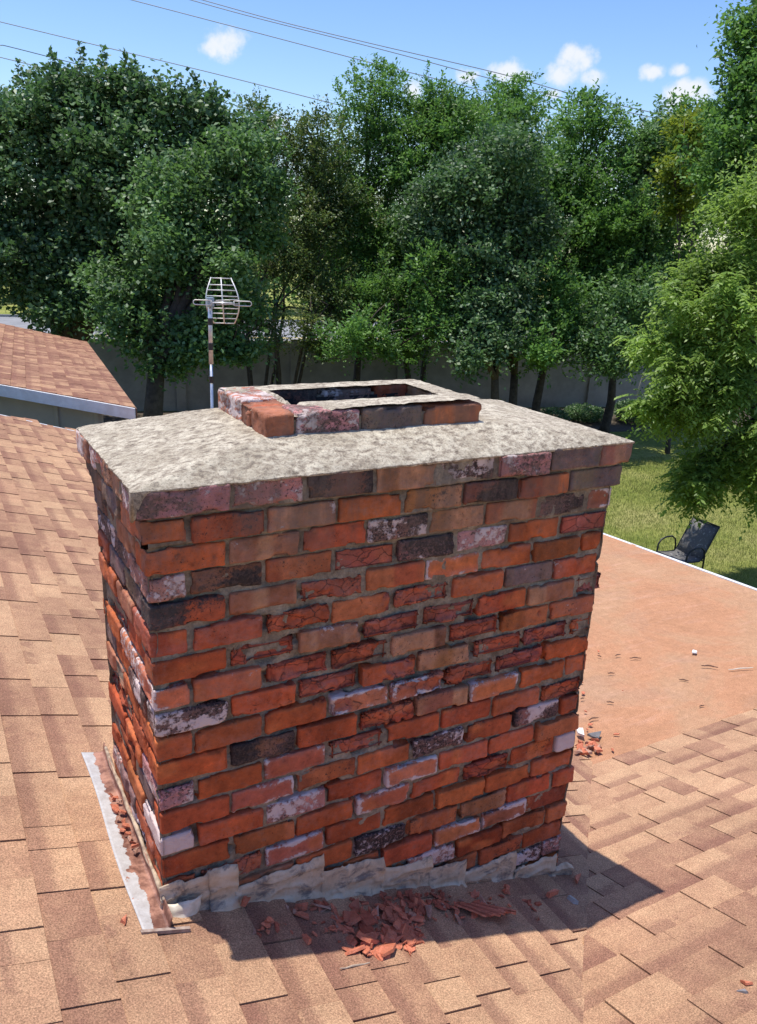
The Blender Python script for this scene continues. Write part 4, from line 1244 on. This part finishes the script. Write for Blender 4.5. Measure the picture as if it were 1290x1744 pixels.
# ================================================================== TREES
def leaf_mesh(pos, dirs, L, Wd, rng):
    n = len(pos)
    nm = unit(rng.normal(size=(n, 3)) * .55 + np.array((0, 0, .75)))   # blades turn their faces to the sky
    dirs = unit(dirs - nm * np.sum(dirs * nm, 1, keepdims=True) * .75)
    side = np.cross(dirs, nm); side /= np.linalg.norm(side, axis=1, keepdims=True) + 1e-9
    L = (L * rng.uniform(.5, 1.35, n))[:, None]; Wd = (Wd * rng.uniform(.75, 1.2, n))[:, None]
    nrm = np.cross(side, dirs)
    V = np.stack([pos, pos + dirs * L * .5 + side * Wd * .5 + nrm * L * .08, pos + dirs * L, pos + dirs * L * .5 - side * Wd * .5 + nrm * L * .08], 1).reshape(-1, 3)
    F = np.arange(n * 4).reshape(n, 4)
    return V, F


def unit(v): return v / (np.linalg.norm(v, axis=1, keepdims=True) + 1e-9)


def tree(name, label, lobes, trunk_xy, mat, leaf=(.085, .055), dens=1.0, seed=1, style='round', trunk_r=.14, stems=1, group='trees along the fence', clump=.34, fork_z=-2.3, twigs=1.0, bark=None, trunk_mat=None, base_z=GZ):
    rng = np.random.default_rng(seed)
    tr = thing(name, label, 'tree', (trunk_xy[0], trunk_xy[1], base_z), group)
    cents = []; P = []; D = []
    for (x, y, z, r) in lobes:
        area = r * r
        nc = int(38 * dens * area / (clump / .34) ** 2) + 5
        d = unit(rng.normal(size=(nc, 3)))
        ns = max(5, int(9 * r)); sc = unit(rng.normal(size=(ns, 3)) + np.array((0, 0, .25))) * (r * rng.uniform(.5, .85, ns))[:, None]; sr = r * rng.uniform(.26, .42, ns) + .08
        pick = rng.integers(0, ns, nc)
        c = np.array((x, y, z)) + sc[pick] + d * (sr[pick] * rng.uniform(.6, 1.08, nc))[:, None] * np.array((1, 1, .8))
        cents.append(c)
        cr = clump * rng.uniform(.55, 1.2, nc) * (1 if style != 'feather' else .8)
        nl = (rng.uniform(55, 105, nc) * (clump / .34) ** 1.2).astype(int)
        for i in range(nc):
            m = nl[i]
            q = rng.normal(size=(m, 3)) * cr[i] * np.array((.55, .55, .42))
            if style == 'feather':
                # leaves strung on arching twigs
                nt = 7; per = max(4, m // nt)
                tdir = unit(rng.normal(size=(nt, 3)) * np.array((1, 1, .6)) + d[i] * .9 + np.array((0, 0, .7)))
                s = rng.random((nt, per))
                q = (tdir[:, None, :] * (s * cr[i] * 1.9)[:, :, None] + np.array((0, 0, -.35)) * (s ** 2 * cr[i])[:, :, None]).reshape(-1, 3)
                q += rng.normal(size=q.shape) * .035
                dd = unit(np.repeat(tdir, per, 0) + rng.normal(size=q.shape) * .7)
            else:
                dd = unit(rng.normal(size=(m, 3)) + np.array((0, 0, -.35)) + d[i] * .5)
            P.append(c[i] + q); D.append(dd)
    C_ = np.concatenate(cents)
    # inner filling of larger, darker leaves so that light does not pass straight through
    for (x, y, z, r) in lobes:
        m = int(1700 * r * r * dens)
        q = unit(rng.normal(size=(m, 3))) * (r * .8 * rng.uniform(.1, .85, m) ** .5)[:, None]
        P.append(np.array((x, y, z)) + q); D.append(unit(rng.normal(size=(m, 3))))
    # twigs that break the outline
    tw = MB()
    for (x, y, z, r) in lobes:
        for _ in range(int(9 * r * twigs)):
            d = unit(rng.normal(size=(1, 3)) + np.array((0, 0, .9)))[0]
            a = np.array((x, y, z)) + d * r * .8; ln = rng.uniform(.3, .62); e = unit((d + np.array((0, 0, .8)) + rng.normal(size=3) * .25)[None])[0]
            m = int(ln * 75); s = rng.random(m)
            q = a + e * (s * ln)[:, None] + rng.normal(size=(m, 3)) * (.055 * (1 - s * .6))[:, None]
            P.append(q); D.append(unit(rng.normal(size=(m, 3)) + e * .8))
            tw.tube([tuple(a - e * .1), tuple(a + e * ln * .8)], [.008, .003], 4)
    P = np.concatenate(P); D = np.concatenate(D)
    V, F = leaf_mesh(P, D, leaf[0] * 1.22, leaf[1] * 1.22, rng)
    cr = mesh_obj('crown', V, F, mat, tr)
    # trunk and limbs
    mb = MB()
    tx, ty = trunk_xy
    L_ = np.array(lobes)
    forks = []
    for s in range(stems):
        a = 2 * math.pi * s / max(1, stems) + rng.uniform(0, 1)
        off = .0 if stems == 1 else .10
        b = Vector((tx + off * math.cos(a), ty + off * math.sin(a), base_z - .05))
        spread = 0 if stems == 1 else .55
        tgt = Vector((tx * .75 + L_[:, 0].mean() * .25 + spread * math.cos(a), ty * .75 + L_[:, 1].mean() * .25 + spread * math.sin(a), fork_z))
        mid = b.lerp(tgt, .5) + Vector((rng.normal() * .05, rng.normal() * .05, 0))
        r0 = trunk_r
        mb.tube([b, b.lerp(mid, .3), mid, tgt], [r0 * 1.35, r0 * 1.02, r0 * .9, r0 * .72], 10)
        forks.append(tgt)
    for i, (x, y, z, r) in enumerate(lobes):
        f = forks[i % len(forks)]
        c = Vector((x, y, z)); m1 = f.lerp(c, .5) + Vector((rng.normal() * .12, rng.normal() * .12, .15))
        mb.tube([f, f.lerp(m1, .5) + Vector((0, 0, .08)), m1, c], [trunk_r * .62, trunk_r * .5, trunk_r * .35, trunk_r * .16], 8)
        sub = C_[rng.choice(len(C_), 14)]
        dsel = np.argsort(np.linalg.norm(C_ - np.array((x, y, z)), axis=1))[:40]
        for q in C_[rng.choice(dsel, 9)]:
            mb.tube([m1.lerp(c, .5), Vector(q).lerp(c, .4) + Vector((0, 0, .05)), Vector(q)], [trunk_r * .2, .015, .006], 5)
    if tw.v:
        k0 = mb.n; mb.v += tw.v; mb.f += [tuple(i + k0 for i in f) for f in tw.f]; mb.n += tw.n
    o = mb.build('trunk', trunk_mat or M_BARK, tr, True)
    return tr


LF_PEAR = mat_leaf('pear_leaf', [(0.054, 0.118, 0.041), (0.084, 0.166, 0.055), (0.126, 0.222, 0.079), (0.198, 0.300, 0.138)], .5, .34, .4, (.20, .40, .07))
LF_DARK = mat_leaf('dark_pear_leaf', [(0.046, 0.101, 0.039), (0.076, 0.147, 0.055), (0.115, 0.201, 0.081), (0.218, 0.287, 0.149)], .5, .30, .45, (.14, .32, .07))
LF_ELM = mat_leaf('elm_leaf', [(0.059, 0.147, 0.035), (0.094, 0.206, 0.050), (0.136, 0.266, 0.065), (0.195, 0.330, 0.083)], .5, .42, .4, (.18, .36, .05))
LF_CRAPE = mat_leaf('crape_leaf', [(.045, .095, .028), (.080, .145, .040), (.12, .185, .05), (.20, .20, .07)], .5, .3, .4, (.2, .28, .05))
LF_YEL = mat_leaf('yellow_green_leaf', [(.09, .17, .022), (.14, .23, .03), (.22, .28, .04)], .5, .4, .4, (.4, .45, .04))
LF_NEAR = mat_leaf('pecan_leaf', [(0.134, 0.224, 0.039), (0.190, 0.302, 0.056), (0.246, 0.370, 0.078), (0.325, 0.437, 0.112)], .45, .52, .45, (.34, .52, .08))

TREES = [
('bradford',(2.37,17.65),[(2.27,18.56,1.49,1.76),(3.46,18.53,2.86,1.15),(2.61,19.09,3.02,0.98),(4.41,18.05,2.86,0.85),(4.99,17.33,2.34,1.19),(3.75,17.56,1.09,1.63),(1.51,18.34,-0.21,1.51),(2.57,17.62,-0.51,1.32),(1.02,19.47,2.02,1.63),(6.14,16.83,2.45,0.60),(5.52,17.49,2.95,0.42),(2.2,18.0,-1.0,0.75),(2.7,17.7,-1.05,0.53)]),
('bradford2',(3.39,14.53),[(4.69,15.14,1.21,1.14),(5.64,14.78,1.69,0.86),(4.34,14.87,0.01,1.14),(3.39,14.91,-1.34,0.80),(4.05,14.42,-1.63,0.71),(5.72,14.36,0.72,0.80),(3.11,15.30,-0.70,0.63),(4.99,14.36,-0.39,0.91),(4.83,15.86,-1.45,0.62),(5.34,15.45,-1.78,0.38),(4.5,14.2,-1.75,0.37),(4.9,14.2,-1.35,0.51),(5.3,13.9,-1.75,0.34)]),
('crape',(6.87,17.39),[(7.71,18.00,2.11,1.04),(7.79,17.46,0.80,0.97),(7.31,17.37,-0.14,0.84),(7.40,18.37,2.62,0.70),(6.23,17.03,-1.06,0.57),(6.54,16.69,-1.49,0.41),(8.83,17.75,1.53,0.86),(6.1,14.6,-1.5,.45)]),
('crape2',(7.32,16.78),[(8.42,17.41,2.27,0.96),(8.43,16.87,0.84,1.03),(7.99,16.67,-0.35,0.83),(8.63,17.00,1.50,0.83),(8.10,16.08,-0.78,0.68),(8.39,15.72,-1.27,0.54),(7.73,15.56,-1.9,0.42),(7.40,15.4,-1.56,0.50)]),
('feather',(9.31,16.96),[(10.15,18.09,3.45,1.09),(9.80,17.79,2.13,1.30),(9.36,17.46,0.60,1.16),(9.26,17.00,-0.77,1.09),(10.77,17.52,2.86,0.87),(8.65,17.23,-1.07,0.72),(9.05,15.56,-0.73,0.75),(9.56,15.01,-1.41,0.61),(10.31,16.48,0.39,1.00),(9.68,16.82,0.36,0.86),(7.5,13.9,-1.6,.42),(8.2,14.4,-1.5,.45)]),
('feather2',(10.85,16.14),[(11.63,17.02,3.17,1.01),(10.95,16.83,1.64,1.37),(12.09,16.62,2.78,1.23),(10.37,16.53,-0.02,1.15),(10.47,16.01,-1.24,0.87),(11.43,17.29,3.57,0.65),(9.74,14.02,-0.55,0.77),(9.88,13.67,-1.27,0.58),(9.9,15.2,-1.9,0.5),(8.7,14.2,-1.7,.45)]),
('pear3',(11.34,13.27),[(10.76,14.72,1.21,1.26),(11.63,14.43,1.75,1.19),(10.69,14.18,-0.29,1.19),(11.68,13.83,0.25,1.26),(11.03,13.62,-1.27,0.93),(10.00,14.94,0.67,0.93),(10.52,13.39,-1.05,0.71),(11.17,12.96,-1.20,0.64),(12.06,13.91,1.02,0.79),(9.86,12.81,-1.65,0.45),(10.5,12.6,-1.55,0.41)]),
('feather3',(14.02,19.07),[(15.69,19.54,3.76,1.20),(15.13,19.97,4.05,1.03),(15.86,19.02,2.64,1.37),(13.37,18.73,-1.2,1.03)]),
('elm',(13.04,14.26),[(14.48,14.93,3.20,0.96),(14.21,14.60,1.92,1.27),(13.53,14.42,0.42,1.27),(14.45,14.07,0.87,1.27),(13.20,13.94,-1.33,0.99),(14.27,13.61,-0.61,1.13),(12.28,13.22,-0.46,0.79),(12.41,12.82,-1.33,0.66),(13.84,15.00,1.77,0.86),(13.09,15.41,1.74,0.86),(11.6,12.6,-1.75,0.42),(11.3,12.2,-1.5,.42)]),
('elm2',(15.14,13.93),[(15.99,14.43,1.89,1.24),(15.54,14.10,0.35,1.46),(15.47,13.51,-1.31,1.17),(16.51,14.56,3.03,0.88),(13.00,12.54,-1.18,0.73),(13.70,12.34,-0.64,0.79),(13.76,11.98,-1.51,0.59),(15.59,14.44,2.94,0.79),(15.38,13.90,1.18,1.00),(13.2,12.1,-1.8,0.45),(12.5,11.8,-1.5,.42)]),
('elm3',(16.62,13.01),[(16.89,14.35,3.04,1.10),(17.57,14.09,3.35,0.88),(17.12,13.75,1.81,1.32),(16.30,13.63,0.25,1.32),(16.63,12.87,-1.25,1.32)]),
('yellow',(14.95,11.6),[(14.94,12.38,2.92,0.50),(14.61,12.31,2.24,0.42),(14.67,12.10,1.76,0.48)]),
('rightfar',(14.83,8.77),[(14.58,10.58,4.01,0.74),(14.20,10.40,2.97,1.03),(14.54,9.85,2.02,1.14),(13.75,10.32,2.09,0.69),(14.50,10.85,4.60,0.46)]),
]
TP = dict(
 bradford=('pear_tree', 'tall dark pear tree with glossy leaves behind the garage roof', LF_DARK, dict(leaf=(.10, .07), dens=1.0, trunk_r=.2, seed=11)),
 bradford2=('pear_tree', 'nearer pear tree with low hanging branches, its thick trunk beside the garage', LF_PEAR, dict(leaf=(.085, .06), dens=1.15, trunk_r=.21, seed=12, fork_z=-1.9, clump=.30)),
 crape=('crape_myrtle', 'multi stemmed crape myrtle just right of the antenna', LF_CRAPE, dict(leaf=(.07, .035), dens=.9, trunk_r=.045, stems=4, seed=13, style='feather', fork_z=-1.2)),
 crape2=('crape_myrtle', 'multi stemmed crape myrtle with tan seed heads, second right of the antenna', LF_CRAPE, dict(leaf=(.07, .035), dens=.9, trunk_r=.045, stems=4, seed=14, style='feather', fork_z=-1.2)),
 feather=('elm_tree', 'tall light green elm with a feathery pointed top near the middle of the row', LF_ELM, dict(leaf=(.085, .04), dens=1.0, trunk_r=.11, seed=15, style='feather')),
 feather2=('elm_tree', 'broad light green elm with two thin trunks behind the flue opening', LF_ELM, dict(leaf=(.085, .04), dens=1.0, trunk_r=.09, stems=2, seed=16, style='feather')),
 pear3=('pear_tree', 'dark silvery leaved pear tree with leaning double trunk, in front of the elms', LF_DARK, dict(leaf=(.085, .058), dens=1.1, trunk_r=.12, stems=2, seed=17)),
 feather3=('elm_tree', 'pale green elm standing on the street side of the fence', LF_ELM, dict(leaf=(.09, .045), dens=.8, trunk_r=.13, seed=18, style='feather')),
 elm=('elm_tree', 'mid green elm with rounded top right of the dark pear', LF_ELM, dict(leaf=(.085, .045), dens=1.0, trunk_r=.12, seed=19, style='feather')),
 elm2=('elm_tree', 'dark elm with a single straight trunk behind the corner of the lawn', LF_PEAR, dict(leaf=(.09, .05), dens=1.0, trunk_r=.12, seed=20)),
 elm3=('elm_tree', 'spreading elm at the far right end of the row', LF_ELM, dict(leaf=(.095, .05), dens=.95, trunk_r=.13, seed=21, style='feather')),
 yellow=('hackberry_tree', 'slender tree with yellow green leaves among the dark elms', LF_YEL, dict(leaf=(.10, .05), dens=1.0, trunk_r=.05, seed=22, fork_z=-1)),
 rightfar=('oak_tree', 'tall green tree rising at the right edge above the row', LF_ELM, dict(leaf=(.09, .055), dens=1.1, trunk_r=.16, seed=23)),
)
for key, txy, lobes in TREES:
    nm, lab, mt, kw = TP[key]
    tree(nm, lab, lobes, txy, mt, **kw)


def pecan():
    lobes = [(8.82,5.93,0.69,0.68),(9.25,5.91,1.28,0.68),(8.45,5.89,0.03,0.56),(8.00,5.98,-0.41,0.38),(8.79,5.54,-0.37,0.90),(8.40,5.55,-0.96,0.68),(8.01,5.57,-1.47,0.41),(8.79,5.12,-1.51,0.82),(8.27,5.22,-1.93,0.52),(8.83,4.83,-2.12,0.50),(8.09,5.17,-2.28,0.22),(7.9,5.3,-1.0,0.5),(8.1,5.2,-0.2,0.5),(8.5,4.6,-1.5,0.5)]
    rng = np.random.default_rng(99)
    tr = thing('pecan_tree', 'near bright green tree with drooping feather shaped leaves overhanging the lawn chair', 'tree', (9.9, 4.3, GZ))
    P = []; D = []; tips = []
    for (x, y, z, r) in lobes:
        nc = int(78 * r * r) + 12
        d = unit(rng.normal(size=(nc, 3)) * np.array((1, 1, .9)))
        ns = max(4, int(11 * r)); sc = unit(rng.normal(size=(ns, 3))) * (r * rng.uniform(.5, .9, ns))[:, None]; sr = r * rng.uniform(.22, .36, ns) + .05
        pick = rng.integers(0, ns, nc)
        c = np.array((x, y, z)) + sc[pick] + d * (sr[pick] * rng.uniform(.5, 1.05, nc))[:, None] * np.array((1, 1, .7))
        tips.append(c)
        for i in range(nc):
            nf = rng.integers(11, 17)
            for _ in range(nf):
                out = unit((rng.normal(size=3) + d[i] * .9 + np.array((0, 0, .25)))[None])[0]
                base = c[i] + rng.normal(size=3) * .055
                L = rng.uniform(.16, .28); m = rng.integers(9, 14)
                s = np.linspace(.15, 1, m)
                pts = base + out * (s * L)[:, None] + np.array((0, 0, -1.)) * (s ** 2 * L * .55)[:, None]
                tang = unit(out + np.array((0, 0, -1.)) * (2 * s * .55)[:, None])
                side = np.cross(tang, np.array((0, 0, 1.))); side = unit(side + 1e-6)
                sg = np.where(np.arange(m) % 2 == 0, 1, -1)[:, None]
                dr = unit(side * sg + tang * .75 + np.array((0, 0, -.35)) + rng.normal(size=(m, 3)) * .15)
                P.append(pts); D.append(dr)
    for (x, y, z, r) in lobes:
        m = int(2600 * r * r); q = unit(rng.normal(size=(m, 3))) * (r * rng.uniform(.1, .8, m) ** .5)[:, None]
        P.append(np.array((x, y, z)) + q); D.append(unit(rng.normal(size=(m, 3)) + np.array((0, 0, -.5))))
    P = np.concatenate(P); D = np.concatenate(D)
    n = len(P)
    upv = np.tile(np.array((0, 0, 1.)), (n, 1)) + rng.normal(size=(n, 3)) * .35
    D = unit(D * np.array((1, 1, .6)))
    side = unit(np.cross(D, upv))
    L = (.075 * rng.uniform(.7, 1.25, n))[:, None]; W = L * .42
    V = np.stack([P, P + D * L * .45 + side * W * .5, P + D * L + np.array((0, 0, -.006)), P + D * L * .45 - side * W * .5], 1).reshape(-1, 3)
    mesh_obj('crown', V, np.arange(n * 4).reshape(n, 4), LF_NEAR, tr)
    mb = MB(); b = Vector((9.9, 4.3, GZ - .05)); f = Vector((9.6, 4.75, -1.6))
    mb.tube([b, b.lerp(f, .4), f], [.19, .14, .11], 10)
    T_ = np.concatenate(tips)
    for (x, y, z, r) in lobes:
        c = Vector((x, y, z)); m1 = f.lerp(c, .5) + Vector((0, 0, .3))
        mb.tube([f, m1, c], [.08, .05, .02], 8)
        near = np.argsort(np.linalg.norm(T_ - np.array((x, y, z)), axis=1))[:16]
        for q in T_[near]: mb.tube([m1.lerp(c, .7), Vector(q)], [.014, .004], 4)
    mb.build('trunk', M_BARK, tr, True)
pecan()

# low shrubs against the fence and a pale stemmed sapling
def shrub(x, y, r, h, mat, label, seed, nm='shrub'):
    rng = np.random.default_rng(seed)
    t_ = thing(nm, label, 'shrub', (x, y, GZ), 'shrubs under the trees')
    m = int(9000 * r * r)
    q = unit(rng.normal(size=(m, 3))) * (rng.uniform(.3, 1, m) ** .5)[:, None] * np.array((r, r, h * .5))
    q *= (1 + .25 * (vn(q + 50, 3, seed) - .5))[:, None]
    V, F = leaf_mesh(q + np.array((x, y, GZ + h * .5)), unit(rng.normal(size=(m, 3)) + np.array((0, 0, .5))), .08, .035, rng)
    mesh_obj('foliage', V, F, mat, t_)
    mb = MB()
    for k in range(7):
        a = k * .9; mb.tube([(x, y, GZ - .02), (x + r * .5 * math.cos(a), y + r * .5 * math.sin(a), GZ + h * .6)], [.015, .005], 5)
    mb.build('stem', M_BARK, t_)
shrub(14.2, 14.9, .45, .5, LF_DARK, 'low dark shrub at the foot of the fence nearest the flue', 3)
shrub(15.6, 15.2, .60, .42, LF_DARK, 'longer dark shrub in the middle of the shrub row', 4)
shrub(16.9, 14.7, .6, .6, LF_DARK, 'wide dark shrub at the right end of the shrub row', 5)
shrub(13.0, 15.7, .25, .7, LF_YEL, 'small yellow green weed clump beside the leaning trunk', 6)
tree('sapling', 'thin pale stemmed sapling in front of the fence at the right', [(17.9, 15.2, -1.6, .45), (18.1, 15.1, -1.1, .35)], (17.6, 15.2), LF_PEAR, leaf=(.07, .04), dens=.7, trunk_r=.025, stems=2, seed=40, group=None, fork_z=-2.4, trunk_mat=simple('pale_bark', (.5, .46, .4), .9), twigs=.5)

# lower brush on the far side of the fence and a far treeline beyond the road
def mass(name, label, pts_fn, n, mat, leaf, seed, cat='foliage'):
    rng = np.random.default_rng(seed); P = pts_fn(rng, n)
    V, F = leaf_mesh(P, unit(rng.normal(size=(len(P), 3)) + np.array((0, 0, -.2))), leaf[0], leaf[1], rng)
    return tag(mesh_obj(name, V, F, mat), label, cat, kind='stuff')
def far_line(rng, n):
    k = 46; u = rng.uniform(-45, 75, k); v = rng.uniform(29, 35, k); z = rng.uniform(1.5, 4.4, k); r = rng.uniform(1.8, 3.2, k)
    i = rng.integers(0, k, n); d = unit(rng.normal(size=(n, 3))) * (r[i] * rng.uniform(.5, 1.05, n) ** .5)[:, None]
    x = FO[0] + FD[0] * u[i] + FN[0] * v[i]; y = FO[1] + FD[1] * u[i] + FN[1] * v[i]
    return np.stack([x, y, GZ + z[i]], 1) + d * np.array((1, 1, 1.))
mass('distant_treeline', 'hazy green treeline beyond the road', far_line, 42000, LF_ELM, (.36, .26), 8, 'treeline')

# grass blades where the lawn shows
def blades():
    rng = np.random.default_rng(4); n = 90000
    x = rng.uniform(6.2, 14.5, n); y = rng.uniform(3.2, 11.5, n)
    b = np.stack([x, y, np.full(n, GZ)], 1)
    a = rng.uniform(0, 6.28, n); h = rng.uniform(.03, .07, n); wd = .008
    sd = np.stack([np.cos(a), np.sin(a), 0 * a], 1) * wd * .5
    tip = b + np.stack([rng.normal(size=n) * .02, rng.normal(size=n) * .02, h], 1)
    V = np.stack([b - sd, b + sd, tip], 1).reshape(-1, 3)
    m = mat_leaf('grass_blade', [(.12, .17, .035), (.20, .25, .06), (.30, .32, .09), (.40, .36, .15)], .6, .3, .2, (.3, .36, .08))
    tag(mesh_obj('grass', V, np.arange(n * 3).reshape(n, 3), m), 'short mown grass blades on the lawn', 'grass', kind='stuff')
blades()

# ================================================================== OVERHEAD WIRES
WIRES = [
 ([(13.52,56.04,13.73),(18.35,52.85,12.56),(26.2,47.67,10.65),(30.1,45.12,9.77),(36.94,40.63,8.15)], 'single overhead wire just below the close pair of wires'),
 ([(16.65,54.33,13.89),(19.96,52.12,13.04),(26.31,47.96,11.57),(31.75,44.36,10.22),(35.97,41.57,9.18),(40.98,38.35,8.22)], 'lower wire of the close pair crossing the sky'),
 ([(17.27,53.98,13.92),(21.34,51.28,12.87),(26.34,48.02,11.77),(32.58,43.98,10.46),(36.32,41.48,9.47),(41.02,38.44,8.49)], 'topmost overhead wire, upper of the close pair'),
 ([(6.33,59.52,12.13),(9.21,57.65,11.5),(11.48,56.17,11.0),(17.38,52.32,9.71),(22.98,48.65,8.41)], 'overhead wire passing just below the lone cloud'),
 ([(6.16,59.1,10.78),(7.08,58.52,10.62),(13.72,54.14,9.03),(19.77,50.16,7.57),(21.13,49.27,7.27)], 'low overhead wire mostly hidden by the tall dark pear tree'),
 ([(12.89,54.45,8.58),(19.71,50.0,7.07),(20.61,49.4,6.84),(24.25,47.05,6.08)], 'lowest overhead wire showing in the gap between tree tops')]
M_WIRE = simple('wire', (.16, .18, .22), .6)
for pts, lab in WIRES:
    p = [Vector(q) for q in pts]
    p.insert(0, p[0] + (p[0] - p[1]) * 1.2); p.append(p[-1] + (p[-1] - p[-2]) * 1.5)
    fine = []
    for i in range(len(p) - 1):
        p0 = p[max(i - 1, 0)]; p1 = p[i]; p2 = p[i + 1]; p3 = p[min(i + 2, len(p) - 1)]
        for k in range(6):
            s = k / 6
            fine.append(.5 * ((2 * p1) + (p2 - p0) * s + (2 * p0 - 5 * p1 + 4 * p2 - p3) * s * s + (3 * p1 - p0 - 3 * p2 + p3) * s ** 3))
    fine.append(p[-1])
    mb = MB(); mb.tube(fine, .026, 5)
    tag(mb.build('power_line', M_WIRE, loc=tuple(p[1])), lab, 'power line', 'overhead wires')
